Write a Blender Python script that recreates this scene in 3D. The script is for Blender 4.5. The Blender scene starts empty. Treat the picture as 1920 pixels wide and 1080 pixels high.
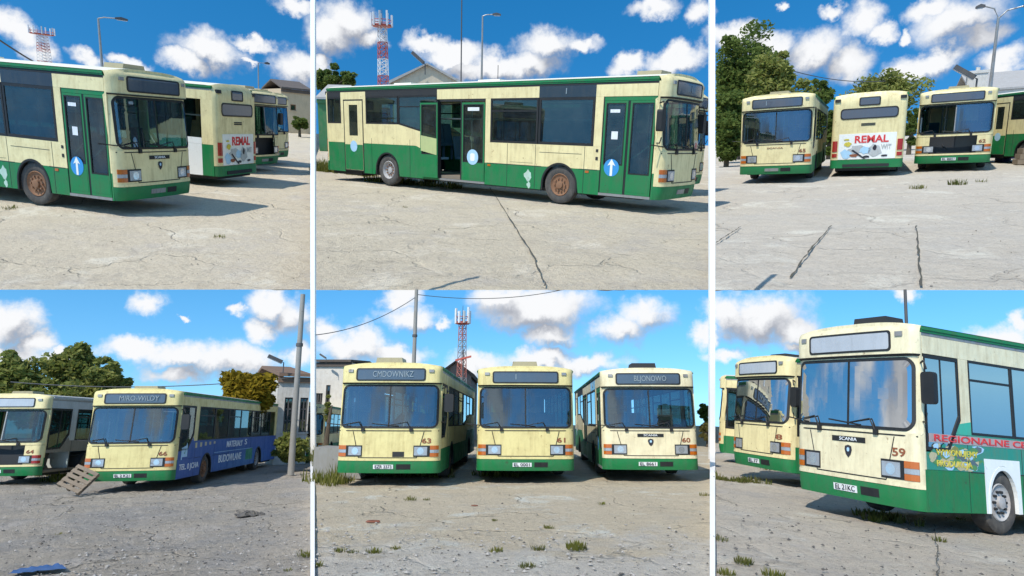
import bpy, bmesh, math, random
from mathutils import Vector, Matrix, noise

random.seed(7)
R = math.radians
scene = bpy.context.scene
col = scene.collection

# ------------------------------------------------------------------ camera
PITCH = 12.0                       # the camera looks a little upward; the lower yards lie level
FPX = 1150.0                       # focal length in pixels of a 1920 wide picture
cam_d = bpy.data.cameras.new('camera'); cam = bpy.data.objects.new('camera', cam_d); col.objects.link(cam)
cam_d.sensor_width = 36.0; cam_d.lens = FPX / 1920 * 36.0
cam_d.clip_start = 0.05; cam_d.clip_end = 8000
cam.rotation_euler = (R(90 + PITCH), 0, 0)
scene.camera = cam
CAMROT = Matrix.Rotation(R(PITCH), 4, 'X')

# ------------------------------------------------------------------ sun, sky, exposure
SUN_CAM = Vector((-0.38, -0.52, 0.80)).normalized()          # towards the sun: behind the camera, left, high
SUN_DIR = (CAMROT.to_3x3() @ SUN_CAM).normalized()
sl = bpy.data.lights.new('sun', 'SUN'); so = bpy.data.objects.new('sun', sl); col.objects.link(so)
sl.energy = 4.6; sl.angle = R(0.53); sl.color = (1.0, 0.95, 0.86)
so.rotation_euler = SUN_DIR.to_track_quat('Z', 'Y').to_euler()
scene.view_settings.view_transform = 'Standard'; scene.view_settings.look = 'None'
scene.view_settings.exposure = 0.0; scene.view_settings.gamma = 1.0
scene.cycles.max_bounces = 6; scene.cycles.transparent_max_bounces = 24
scene.cycles.use_denoising = True

world = bpy.data.worlds.new('World'); scene.world = world; world.use_nodes = True

def azel(u, v):
    d = CAMROT.to_3x3() @ Vector(((u - 960) / FPX, 1, (540 - v) / FPX)).normalized()
    return math.atan2(d.x, d.y), math.asin(d.z)

# cumulus of the six skies: (u, v, half width, half height) of each puff
CLOUDS = [
 (22,55,48,32),(72,92,46,30),(5,150,34,18),(165,112,38,18),(235,112,44,14),(395,96,72,34),(350,118,44,24),(470,80,42,14),(566,128,58,38),(556,8,46,18),(468,116,14,8),
 (655,42,62,40),(612,62,46,40),(700,78,30,18),(600,112,24,22),(800,82,46,18),(850,104,56,24),(935,126,66,28),(880,132,60,22),(1030,86,66,34),(1000,118,64,28),(1092,86,38,16),(1265,112,66,24),(1180,122,50,20),(1226,14,46,20),(1312,22,26,26),
 (1375,64,60,24),(1440,88,74,34),(1520,100,82,44),(1585,120,48,34),(1612,40,42,38),(1648,62,28,20),(1556,22,22,16),(1692,70,16,10),(1800,36,104,44),(1838,66,66,32),(1740,18,60,24),(1745,116,88,28),(1710,134,60,20),(1885,112,62,30),(1462,12,12,9),
 (18,606,52,46),(66,640,34,26),(20,660,80,22),(110,664,32,13),(278,564,36,25),(345,600,9,6),(505,572,44,30),(545,596,46,36),(492,620,34,26),(444,580,20,12),(265,656,66,20),(345,668,86,28),(430,676,100,36),(330,704,60,18),(562,668,34,26),
 (604,622,34,28),(660,652,84,36),(742,668,60,24),(780,596,56,26),(756,560,38,22),(832,604,20,12),(1000,578,124,38),(940,560,70,26),(1032,622,50,28),(1165,616,74,32),(1212,590,62,34),(900,682,62,30),(1015,672,62,22),(1105,682,72,22),(1322,628,30,28),
 (1420,594,86,46),(1484,622,50,34),(1368,592,46,44),(1360,668,34,16),(1492,652,30,15),(1692,550,28,14),(1880,642,60,30),(1850,648,40,18),(1916,604,24,30),(1772,626,8,6),
]
def build_world():
    nt = world.node_tree; N = nt.nodes; L = nt.links; N.clear()
    out = N.new('ShaderNodeOutputWorld'); bg = N.new('ShaderNodeBackground'); L.new(bg.outputs[0], out.inputs[0])
    bg.inputs[1].default_value = 0.10
    tc = N.new('ShaderNodeTexCoord'); sep = N.new('ShaderNodeSeparateXYZ'); L.new(tc.outputs['Generated'], sep.inputs[0])
    def M(op, a, b=None, clamp=False):
        n = N.new('ShaderNodeMath'); n.operation = op; n.use_clamp = clamp
        for i, x in enumerate((a, b)):
            if x is None: continue
            if isinstance(x, (int, float)): n.inputs[i].default_value = x
            else: L.new(x, n.inputs[i])
        return n.outputs[0]
    az = M('ARCTAN2', sep.outputs[0], sep.outputs[1]); el = M('ARCSINE', sep.outputs[2])
    ae = N.new('ShaderNodeCombineXYZ'); L.new(az, ae.inputs[0]); L.new(el, ae.inputs[1])
    # sky colour: the deep blue of a clear noon, kept blue down to the horizon
    sky = N.new('ShaderNodeTexSky'); sky.sky_type = 'NISHITA'; sky.sun_disc = False
    sky.sun_elevation = math.asin(SUN_DIR.z); sky.sun_rotation = math.atan2(SUN_DIR.x, SUN_DIR.y)
    sky.air_density = 1.1; sky.dust_density = 0.2; sky.ozone_density = 2.5; sky.altitude = 200
    zz = M('ADD', M('MULTIPLY', M('ABSOLUTE', sep.outputs[2]), 0.85), 0.13)
    up = N.new('ShaderNodeCombineXYZ'); L.new(sep.outputs[0], up.inputs[0]); L.new(sep.outputs[1], up.inputs[1]); L.new(zz, up.inputs[2])
    nrm = N.new('ShaderNodeVectorMath'); nrm.operation = 'NORMALIZE'; L.new(up.outputs[0], nrm.inputs[0]); L.new(nrm.outputs[0], sky.inputs[0])
    hs = N.new('ShaderNodeHueSaturation'); hs.inputs['Hue'].default_value = 0.495; hs.inputs['Saturation'].default_value = 1.40; hs.inputs['Value'].default_value = SKYV
    L.new(sky.outputs[0], hs.inputs['Color'])
    # warped sky coordinates give the puffs their cauliflower outline
    def noise3(scale, detail, rough, off):
        mp = N.new('ShaderNodeVectorMath'); mp.operation = 'ADD'; L.new(tc.outputs['Generated'], mp.inputs[0]); mp.inputs[1].default_value = off
        n = N.new('ShaderNodeTexNoise'); n.inputs['Scale'].default_value = scale; n.inputs['Detail'].default_value = detail; n.inputs['Roughness'].default_value = rough
        L.new(mp.outputs[0], n.inputs['Vector']); return n
    w1 = noise3(26, 5, 0.6, (3, 1, 2))
    ctr = N.new('ShaderNodeVectorMath'); ctr.operation = 'SUBTRACT'; L.new(w1.outputs['Color'], ctr.inputs[0]); ctr.inputs[1].default_value = (.5, .5, .5)
    scl = N.new('ShaderNodeVectorMath'); scl.operation = 'SCALE'; L.new(ctr.outputs[0], scl.inputs[0]); scl.inputs['Scale'].default_value = 0.055
    wp = N.new('ShaderNodeVectorMath'); wp.operation = 'ADD'; L.new(ae.outputs[0], wp.inputs[0]); L.new(scl.outputs[0], wp.inputs[1])
    blobs = []
    for (u, v, ru, rv) in CLOUDS:
        a, e = azel(u, v)
        a2, _ = azel(u + ru, v); _, e2 = azel(u, v - rv)
        blobs.append((a, e, max(abs(a2 - a) * 1.1, .004), max(abs(e2 - e) * 1.12, .004)))
    def field(vec, bl):
        cur = None
        for (a, e, ra, re) in bl:
            m = N.new('ShaderNodeVectorMath'); m.operation = 'MULTIPLY_ADD'; L.new(vec, m.inputs[0]); m.inputs[1].default_value = (1 / ra, 1 / re, 0); m.inputs[2].default_value = (-a / ra, -e / re, 0)
            l = N.new('ShaderNodeVectorMath'); l.operation = 'LENGTH'; L.new(m.outputs[0], l.inputs[0])
            cur = l.outputs['Value'] if cur is None else M('MINIMUM', cur, l.outputs['Value'])
        return cur
    # the same fair-weather cumulus goes on around the rest of the sky
    n4 = noise3(2.6, 3, .5, (7, 2, 4)); n4b = noise3(2.6, 3, .5, (6.97, 2.02, 3.94))
    def rest(n): return M('ADD', M('MULTIPLY', M('SUBTRACT', .53, n.outputs[0]), 7.0), 1.0)
    off = N.new('ShaderNodeMapRange'); L.new(M('ABSOLUTE', az), off.inputs[0]); off.inputs[1].default_value = R(42); off.inputs[2].default_value = R(50); off.inputs[3].default_value = 4; off.inputs[4].default_value = 0
    off2 = N.new('ShaderNodeMapRange'); L.new(el, off2.inputs[0]); off2.inputs[1].default_value = R(42); off2.inputs[2].default_value = R(50); off2.inputs[3].default_value = 4; off2.inputs[4].default_value = 0
    gate = M('MINIMUM', off.outputs[0], off2.outputs[0])
    d0 = M('MINIMUM', field(wp.outputs[0], blobs), M('ADD', rest(n4), gate))
    sh = N.new('ShaderNodeVectorMath'); sh.operation = 'ADD'; L.new(wp.outputs[0], sh.inputs[0]); sh.inputs[1].default_value = (-0.012, 0.024, 0)
    big = sorted(blobs, key=lambda q: -q[2] * q[3])[:34]
    d1 = M('MINIMUM', field(sh.outputs[0], big), M('ADD', rest(n4b), gate))
    n2 = noise3(14, 8, 0.62, (0, 0, 0)); n3 = noise3(60, 4, 0.6, (5, 5, 5))
    nn = M('ADD', M('MULTIPLY', M('SUBTRACT', n2.outputs[0], .5), 1.5), M('MULTIPLY', M('SUBTRACT', n3.outputs[0], .5), .22))
    dens = M('ADD', M('SUBTRACT', 1.08, d0), nn)
    mr = N.new('ShaderNodeMapRange'); mr.interpolation_type = 'SMOOTHSTEP'; L.new(dens, mr.inputs[0])
    mr.inputs[1].default_value = -0.12; mr.inputs[2].default_value = 0.70
    # lit tops and grey bases: how much cloud lies between here and the light
    lit = M('ADD', M('MULTIPLY', M('SUBTRACT', d1, d0), 1.1), M('MULTIPLY', nn, 0.45))
    lr = N.new('ShaderNodeMapRange'); lr.interpolation_type = 'SMOOTHSTEP'; L.new(lit, lr.inputs[0]); lr.inputs[1].default_value = -0.55; lr.inputs[2].default_value = 0.55
    cr = N.new('ShaderNodeMix'); cr.data_type = 'RGBA'; L.new(lr.outputs[0], cr.inputs['Factor'])
    cr.inputs['A'].default_value = (4.0, 4.25, 4.9, 1); cr.inputs['B'].default_value = (9.6, 9.7, 9.9, 1)
    mx = N.new('ShaderNodeMix'); mx.data_type = 'RGBA'; L.new(mr.outputs[0], mx.inputs['Factor']); L.new(hs.outputs[0], mx.inputs['A']); L.new(cr.outputs['Result'], mx.inputs['B'])
    L.new(mx.outputs['Result'], bg.inputs[0])
    world.cycles.sampling_method = 'MANUAL'; world.cycles.sample_map_resolution = 512
SKYV = 1.95
build_world()

# ------------------------------------------------------------------ the six yards
# rot = heading, slope and cross slope of the yard; h = eye height above it; k = size of the yard
YARD = {
 1: dict(rot=(0.5269, 0.2687, -0.0545), h=2.524, k=5.0, u=(-260, 586), v0=540.3),
 2: dict(rot=(0.0, 0.2435, 0.0294), h=1.563, k=5.0, u=(586, 1336), v0=540.3),
 3: dict(rot=(-0.5275, 0.2143, 0.0691), h=1.504, k=5.0, u=(1336, 2180), v0=540.3),
 4: dict(rot=(0.5269, -0.1931, 0.1025), h=1.825, k=1.0, u=(-260, 586), v0=1500),
 5: dict(rot=(0.0, -0.2137, 0.0032), h=1.528, k=1.0, u=(586, 1336), v0=1500),
 6: dict(rot=(-0.5275, -0.2056, -0.0238), h=1.245, k=1.0, u=(1336, 2180), v0=1500),
}
for q in YARD.values():
    a, t, r = q['rot']
    q['R'] = (Matrix.Rotation(a, 3, 'Z') @ Matrix.Rotation(t, 3, 'X') @ Matrix.Rotation(r, 3, 'Y'))
    q['M'] = CAMROT @ q['R'].to_4x4() @ Matrix.Scale(q['k'], 4) @ Matrix.Translation((0, 0, -q['h']))
def ray(p, u, v):
    return YARD[p]['R'].transposed() @ Vector(((u - 960) / FPX, 1, (540 - v) / FPX))
def gpt(p, u, v):
    d = ray(p, u, v); t = YARD[p]['h'] / -d.z
    return Vector((d.x * t, d.y * t, 0))
def apt(p, u, v, y):
    d = ray(p, u, v); t = y / d.y
    return Vector((d.x * t, y, YARD[p]['h'] + d.z * t))
def proj(p, q):
    c = YARD[p]['R'] @ (Vector(q) - Vector((0, 0, YARD[p]['h'])))
    return 960 + FPX * c.x / c.y, 540 - FPX * c.z / c.y

# ------------------------------------------------------------------ materials
MATS = {}
def nodes_of(m):
    m.use_nodes = True; nt = m.node_tree; nt.nodes.clear(); return nt, nt.nodes, nt.links
def paint(name, c, rough=0.42, dirt=0.35, dirtcol=(0.20, 0.17, 0.12), streak=6.0, metal=0.0, bump=0.0, scale=3.0, spec=0.4, wavy=0.0):
    if name in MATS: return MATS[name]
    m = bpy.data.materials.new(name); nt, N, L = nodes_of(m)
    o = N.new('ShaderNodeOutputMaterial'); b = N.new('ShaderNodeBsdfPrincipled'); L.new(b.outputs[0], o.inputs[0])
    tc = N.new('ShaderNodeTexCoord')
    oi = N.new('ShaderNodeObjectInfo'); om = N.new('ShaderNodeMath'); om.operation = 'MULTIPLY'; L.new(oi.outputs['Random'], om.inputs[0]); om.inputs[1].default_value = 61.0
    ov = N.new('ShaderNodeVectorMath'); ov.operation = 'ADD'; L.new(tc.outputs['Object'], ov.inputs[0]); L.new(om.outputs[0], ov.inputs[1]); OB = ov.outputs[0]
    mp = N.new('ShaderNodeMapping'); L.new(OB, mp.inputs[0]); mp.inputs['Scale'].default_value = (streak, streak, 0.8)
    n1 = N.new('ShaderNodeTexNoise'); L.new(mp.outputs[0], n1.inputs[0]); n1.inputs['Scale'].default_value = 1.6; n1.inputs['Detail'].default_value = 6; n1.inputs['Roughness'].default_value = .65
    n2 = N.new('ShaderNodeTexNoise'); L.new(OB, n2.inputs[0]); n2.inputs['Scale'].default_value = scale; n2.inputs['Detail'].default_value = 8; n2.inputs['Roughness'].default_value = .7
    r1 = N.new('ShaderNodeMapRange'); L.new(n1.outputs[0], r1.inputs[0]); r1.inputs[1].default_value = .48; r1.inputs[2].default_value = .82
    r2 = N.new('ShaderNodeMapRange'); L.new(n2.outputs[0], r2.inputs[0]); r2.inputs[1].default_value = .42; r2.inputs[2].default_value = .85
    ad = N.new('ShaderNodeMath'); ad.operation = 'ADD'; L.new(r1.outputs[0], ad.inputs[0]); L.new(r2.outputs[0], ad.inputs[1])
    mu = N.new('ShaderNodeMath'); mu.operation = 'MULTIPLY'; mu.use_clamp = True; L.new(ad.outputs[0], mu.inputs[0]); mu.inputs[1].default_value = dirt
    mx = N.new('ShaderNodeMix'); mx.data_type = 'RGBA'; L.new(mu.outputs[0], mx.inputs['Factor'])
    mx.inputs['A'].default_value = (*c, 1); mx.inputs['B'].default_value = (*dirtcol, 1)
    chip = N.new('ShaderNodeTexNoise'); L.new(OB, chip.inputs[0]); chip.inputs['Scale'].default_value = 7; chip.inputs['Detail'].default_value = 9; chip.inputs['Roughness'].default_value = .72
    cm = N.new('ShaderNodeMapRange'); L.new(chip.outputs[0], cm.inputs[0]); cm.inputs[1].default_value = .615; cm.inputs[2].default_value = .70; cm.inputs[4].default_value = min(.8, dirt * 1.8)
    mx2 = N.new('ShaderNodeMix'); mx2.data_type = 'RGBA'; L.new(cm.outputs[0], mx2.inputs['Factor']); L.new(mx.outputs['Result'], mx2.inputs['A']); mx2.inputs['B'].default_value = (dirtcol[0] * .6, dirtcol[1] * .42, dirtcol[2] * .35, 1)
    L.new(mx2.outputs['Result'], b.inputs['Base Color'])
    if wavy:
        wn = N.new('ShaderNodeTexNoise'); L.new(tc.outputs['Object'], wn.inputs[0]); wn.inputs['Scale'].default_value = 1.7; wn.inputs['Detail'].default_value = 3
        wb = N.new('ShaderNodeBump'); wb.inputs['Strength'].default_value = .5; wb.inputs['Distance'].default_value = wavy; L.new(wn.outputs[0], wb.inputs['Height']); L.new(wb.outputs[0], b.inputs['Normal'])
    ra = N.new('ShaderNodeMath'); ra.operation = 'ADD'; ra.use_clamp = True; L.new(mu.outputs[0], ra.inputs[0]); ra.inputs[1].default_value = rough
    L.new(ra.outputs[0], b.inputs['Roughness']); b.inputs['Metallic'].default_value = metal; b.inputs['Specular IOR Level'].default_value = spec
    if bump:
        bp = N.new('ShaderNodeBump'); bp.inputs['Strength'].default_value = .6; bp.inputs['Distance'].default_value = bump; L.new(n2.outputs[0], bp.inputs['Height']); L.new(bp.outputs[0], b.inputs['Normal'])
    MATS[name] = m; return m
def glass(name, tint=(.30, .38, .40), gloss=1.0, gcol=(.95, .98, 1), rough=0.02, base=0.06, grime=0.12):
    if name in MATS: return MATS[name]
    m = bpy.data.materials.new(name); nt, N, L = nodes_of(m)
    o = N.new('ShaderNodeOutputMaterial'); tr = N.new('ShaderNodeBsdfTransparent'); tr.inputs[0].default_value = (*tint, 1)
    gl = N.new('ShaderNodeBsdfGlossy'); gl.inputs['Roughness'].default_value = rough; gl.inputs[0].default_value = (*gcol, 1)
    di = N.new('ShaderNodeBsdfDiffuse'); di.inputs[0].default_value = (.38, .38, .34, 1)
    ge = N.new('ShaderNodeNewGeometry'); dt = N.new('ShaderNodeVectorMath'); dt.operation = 'DOT_PRODUCT'; L.new(ge.outputs['Incoming'], dt.inputs[0]); L.new(ge.outputs['Normal'], dt.inputs[1])
    def M(op, a, b):
        n = N.new('ShaderNodeMath'); n.operation = op
        for i, x in enumerate((a, b)):
            if x is None: continue
            if isinstance(x, (int, float)): n.inputs[i].default_value = x
            else: L.new(x, n.inputs[i])
        return n.outputs[0]
    c = M('ABSOLUTE', dt.outputs['Value'], None)
    fr = M('ADD', M('MULTIPLY', M('POWER', M('SUBTRACT', 1.0, c), 5.0), 1 - base), base)
    fr = M('MULTIPLY', fr, gloss)
    tc = N.new('ShaderNodeTexCoord'); no = N.new('ShaderNodeTexNoise'); L.new(tc.outputs['Object'], no.inputs[0]); no.inputs['Scale'].default_value = 2.2; no.inputs['Detail'].default_value = 7; no.inputs['Roughness'].default_value = .7
    mr = N.new('ShaderNodeMapRange'); L.new(no.outputs[0], mr.inputs[0]); mr.inputs[1].default_value = .35; mr.inputs[2].default_value = .8; mr.inputs[3].default_value = grime * .3; mr.inputs[4].default_value = grime * 2
    m1 = N.new('ShaderNodeMixShader'); L.new(mr.outputs[0], m1.inputs[0]); L.new(tr.outputs[0], m1.inputs[1]); L.new(di.outputs[0], m1.inputs[2])
    m2 = N.new('ShaderNodeMixShader'); L.new(fr, m2.inputs[0]); L.new(m1.outputs[0], m2.inputs[1]); L.new(gl.outputs[0], m2.inputs[2])
    L.new(m2.outputs[0], o.inputs[0]); MATS[name] = m; return m
def ground_mat(name, sand, grey, dark, k, sand_bias, crack=0.6, speck=0.5, ygrad=None, bump=0.02):
    m = bpy.data.materials.new(name); nt, N, L = nodes_of(m)
    o = N.new('ShaderNodeOutputMaterial'); b = N.new('ShaderNodeBsdfPrincipled'); L.new(b.outputs[0], o.inputs[0]); b.inputs['Specular IOR Level'].default_value = .15
    tc = N.new('ShaderNodeTexCoord')
    def nz(s, d=6, r=.6, dist=0, sc=(1, 1, 1)):
        mp = N.new('ShaderNodeMapping'); L.new(tc.outputs['Object'], mp.inputs[0]); mp.inputs['Scale'].default_value = sc
        n = N.new('ShaderNodeTexNoise'); L.new(mp.outputs[0], n.inputs[0]); n.inputs['Scale'].default_value = s; n.inputs['Detail'].default_value = d; n.inputs['Roughness'].default_value = r; n.inputs['Distortion'].default_value = dist; return n.outputs[0]
    def rng(x, a, b_, c=0., d=1., t='SMOOTHSTEP'):
        r = N.new('ShaderNodeMapRange'); r.interpolation_type = t; L.new(x, r.inputs[0]); r.inputs[1].default_value = a; r.inputs[2].default_value = b_; r.inputs[3].default_value = c; r.inputs[4].default_value = d; return r.outputs[0]
    def mix(f, a, b_):
        x = N.new('ShaderNodeMix'); x.data_type = 'RGBA'
        if isinstance(f, float): x.inputs['Factor'].default_value = f
        else: L.new(f, x.inputs['Factor'])
        for nm, c in (('A', a), ('B', b_)):
            if isinstance(c, tuple): x.inputs[nm].default_value = (*c, 1)
            else: L.new(c, x.inputs[nm])
        return x.outputs['Result']
    def M(op, a, b_=None, cl=False):
        n = N.new('ShaderNodeMath'); n.operation = op; n.use_clamp = cl
        for i, x in enumerate((a, b_)):
            if x is None: continue
            if isinstance(x, (int, float)): n.inputs[i].default_value = x
            else: L.new(x, n.inputs[i])
        return n.outputs[0]
    big = nz(.35, 5, .6, .4); mid = nz(1.5, 10, .74, .5); fine = nz(16, 6, .75); grit = nz(60, 3, .6); pale = nz(.62, 10, .72, .8); blot = nz(.9, 9, .7, .3, (1, 1.5, 1))
    s = M('ADD', big, M('MULTIPLY', M('SUBTRACT', mid, .5), .9))
    if ygrad:
        sp = N.new('ShaderNodeSeparateXYZ'); L.new(tc.outputs['Object'], sp.inputs[0])
        s = M('ADD', s, rng(sp.outputs[1], ygrad[0], ygrad[1], -.22, .22))
    f = rng(s, .5 - sand_bias - .12, .5 - sand_bias + .16)
    c = mix(f, grey, sand)
    c = mix(M('MULTIPLY', rng(blot, .50, .70), .55), c, tuple(.5 * (x + y_) for x, y_ in zip(dark, grey)))
    c = mix(M('MULTIPLY', rng(mid, .55, .74), .6), c, dark)
    c = mix(M('MULTIPLY', rng(pale, .54, .64), .75), c, tuple(min(.68, x * 1.38) for x in (grey[0] * 1.04, grey[1] * 1.02, grey[2])))
    c = mix(M('MULTIPLY', rng(fine, .50, .70), .40), c, tuple(min(.68, x * 1.30) for x in sand))
    c = mix(M('MULTIPLY', rng(fine, .50, .32), .45), c, dark)
    c = mix(M('MULTIPLY', rng(grit, .56, .72), .35), c, tuple(x * .7 for x in dark))
    # chips and grit
    vo = N.new('ShaderNodeTexVoronoi'); L.new(tc.outputs['Object'], vo.inputs['Vector']); vo.inputs['Scale'].default_value = 17; vo.feature = 'F1'
    ch = M('MULTIPLY', rng(vo.outputs['Distance'], .10, .2, 1, 0), rng(mid, .45, .62))
    c = mix(M('MULTIPLY', ch, speck), c, tuple(x * .55 for x in dark))
    # wandering cracks
    wv = N.new('ShaderNodeTexVoronoi'); wv.feature = 'DISTANCE_TO_EDGE'; wv.inputs['Scale'].default_value = .42
    wn = N.new('ShaderNodeTexNoise'); L.new(tc.outputs['Object'], wn.inputs[0]); wn.inputs['Scale'].default_value = 1.1; wn.inputs['Detail'].default_value = 6
    va = N.new('ShaderNodeVectorMath'); va.operation = 'ADD'; L.new(tc.outputs['Object'], va.inputs[0]); L.new(wn.outputs['Color'], va.inputs[1]); L.new(va.outputs[0], wv.inputs['Vector'])
    ck = M('MULTIPLY', rng(wv.outputs['Distance'], .004, .016, 1, 0), rng(big, .42, .6))
    c = mix(M('MULTIPLY', ck, crack), c, tuple(x * .5 for x in dark))
    L.new(c, b.inputs['Base Color']); b.inputs['Roughness'].default_value = .93
    h = M('SUBTRACT', M('ADD', M('ADD', M('MULTIPLY', mid, 1.2), M('MULTIPLY', fine, .5)), M('MULTIPLY', grit, .22)), M('MULTIPLY', ck, .6))
    bp = N.new('ShaderNodeBump'); bp.inputs['Strength'].default_value = 1.0; bp.inputs['Distance'].default_value = bump * k; L.new(h, bp.inputs['Height']); L.new(bp.outputs[0], b.inputs['Normal'])
    MATS[name] = m; return m
def leaf_mat(name, c1, c2):
    if name in MATS: return MATS[name]
    m = bpy.data.materials.new(name); nt, N, L = nodes_of(m)
    o = N.new('ShaderNodeOutputMaterial'); d = N.new('ShaderNodeBsdfDiffuse'); t = N.new('ShaderNodeBsdfTranslucent'); g = N.new('ShaderNodeNewGeometry')
    mx = N.new('ShaderNodeMix'); mx.data_type = 'RGBA'; L.new(g.outputs['Random Per Island'], mx.inputs['Factor']); mx.inputs['A'].default_value = (*c1, 1); mx.inputs['B'].default_value = (*c2, 1)
    L.new(mx.outputs['Result'], d.inputs[0]); L.new(mx.outputs['Result'], t.inputs[0])
    s = N.new('ShaderNodeMixShader'); s.inputs[0].default_value = .45; L.new(d.outputs[0], s.inputs[1]); L.new(t.outputs[0], s.inputs[2]); L.new(s.outputs[0], o.inputs[0])
    MATS[name] = m; return m

CREAM = paint('cream_paint', (.78, .665, .35), dirt=.52, dirtcol=(.38, .29, .145), wavy=.05)
CREAM3 = paint('yellowed_cream_paint', (.70, .60, .27), dirt=.52, dirtcol=(.34, .26, .11), wavy=.05)
CREAM2 = paint('pale_cream_paint', (.76, .675, .44), dirt=.54, dirtcol=(.36, .29, .175), wavy=.05)
GREEN = paint('green_paint', (.007, .18, .052), dirt=.48, dirtcol=(.075, .12, .07), wavy=.05)
WHITE = paint('white_paint', (.80, .80, .76), dirt=.2, dirtcol=(.42, .40, .34))
ROOFW = paint('roof_paint', (.76, .73, .60), dirt=.3, dirtcol=(.35, .31, .22))
GREYP = paint('grey_panel', (.45, .47, .47), dirt=.35)
BLUE = paint('blue_paint', (.010, .065, .30), dirt=.2, dirtcol=(.05, .09, .18))
BLACK = paint('black_rubber', (.012, .013, .014), rough=.55, dirt=.15, dirtcol=(.08, .075, .065))
DARK = paint('dark_interior', (.022, .024, .026), rough=.7, dirt=.2, dirtcol=(.06, .055, .05))
STEEL = paint('dull_steel', (.32, .32, .31), rough=.45, metal=.5, dirt=.4, dirtcol=(.14, .10, .07))
RUST = paint('rusty_iron', (.22, .11, .06), rough=.8, dirt=.6, dirtcol=(.30, .19, .12), scale=9)
RIMG = paint('grey_rim', (.42, .41, .40), rough=.5, dirt=.5, dirtcol=(.2, .13, .09), scale=8)
TYRE = paint('dusty_tyre', (.055, .052, .050), rough=.85, dirt=.5, dirtcol=(.20, .18, .15), scale=5)
AMBER = paint('amber_lens', (.46, .115, .01), rough=.15, dirt=.2, dirtcol=(.25, .08, .02), spec=.6)
REDL = paint('red_lens', (.35, .018, .012), rough=.15, dirt=.25, dirtcol=(.12, .03, .02), spec=.6)
LENS = paint('lamp_lens', (.40, .42, .44), rough=.22, dirt=.45, dirtcol=(.16, .16, .16), metal=.35, spec=.6, scale=9)
SEATM = paint('seat_shell', (.09, .20, .26), rough=.6, dirt=.2)
INTER = paint('interior_panel', (.50, .52, .50), rough=.6, dirt=.35)
FLOORM = paint('bus_floor', (.20, .16, .12), rough=.8, dirt=.4)
RAILM = paint('rail_paint', (.55, .55, .50), rough=.35, dirt=.2)
PLATE = paint('plate_white', (.75, .76, .76), rough=.4, dirt=.25)
TXTD = paint('dark_print', (.02, .02, .03), rough=.6, dirt=.1)
TXTW = paint('white_print', (.75, .78, .80), rough=.6, dirt=.15)
TXTR = paint('red_print', (.62, .03, .035), rough=.6, dirt=.2, dirtcol=(.6, .3, .25))
TXTB = paint('brown_print', (.25, .075, .03), rough=.6, dirt=.2)
TXTY = paint('yellow_print', (.62, .52, .06), rough=.6, dirt=.3)
TXTG = paint('display_print', (.24, .30, .33), rough=.5, dirt=.3)
SKYB = paint('sky_blue_print', (.03, .26, .58), rough=.5, dirt=.1)
LBLUE = paint('pale_blue_print', (.38, .60, .78), rough=.5, dirt=.2)
TEALP = paint('teal_print', (.02, .24, .17), rough=.5, dirt=.3)
DISPLAY = paint('display_blind', (.065, .085, .115), rough=.10, dirt=.12, dirtcol=(.16, .18, .2), spec=.9)
DISPLAYL = paint('faded_blind', (.42, .44, .46), rough=.12, dirt=.3, dirtcol=(.2, .22, .24), spec=.8)
GLASS = glass('window_glass', tint=(.26, .43, .43), base=.07, grime=.035, gcol=(.8, .95, 1))
GLASSF = glass('windscreen_glass', tint=(.62, .72, .74), base=.07, grime=.05)
GLASSB = glass('sky_tinted_windscreen_glass', tint=(.56, .72, .80), base=.17, grime=.03, gcol=(.62, .82, 1))  # blue of the reflected sky put into tint and gloss colour
GLASSM = glass('mirroring_glass', tint=(.14, .20, .23), base=.55, grime=.03)
GLASSD = glass('door_glass', tint=(.36, .50, .48), base=.05, grime=.05)
SPROUT = leaf_mat('weed_leaf', (.11, .135, .025), (.25, .23, .07))
DRYG = leaf_mat('dry_grass_leaf', (.20, .18, .07), (.10, .13, .03))

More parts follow.
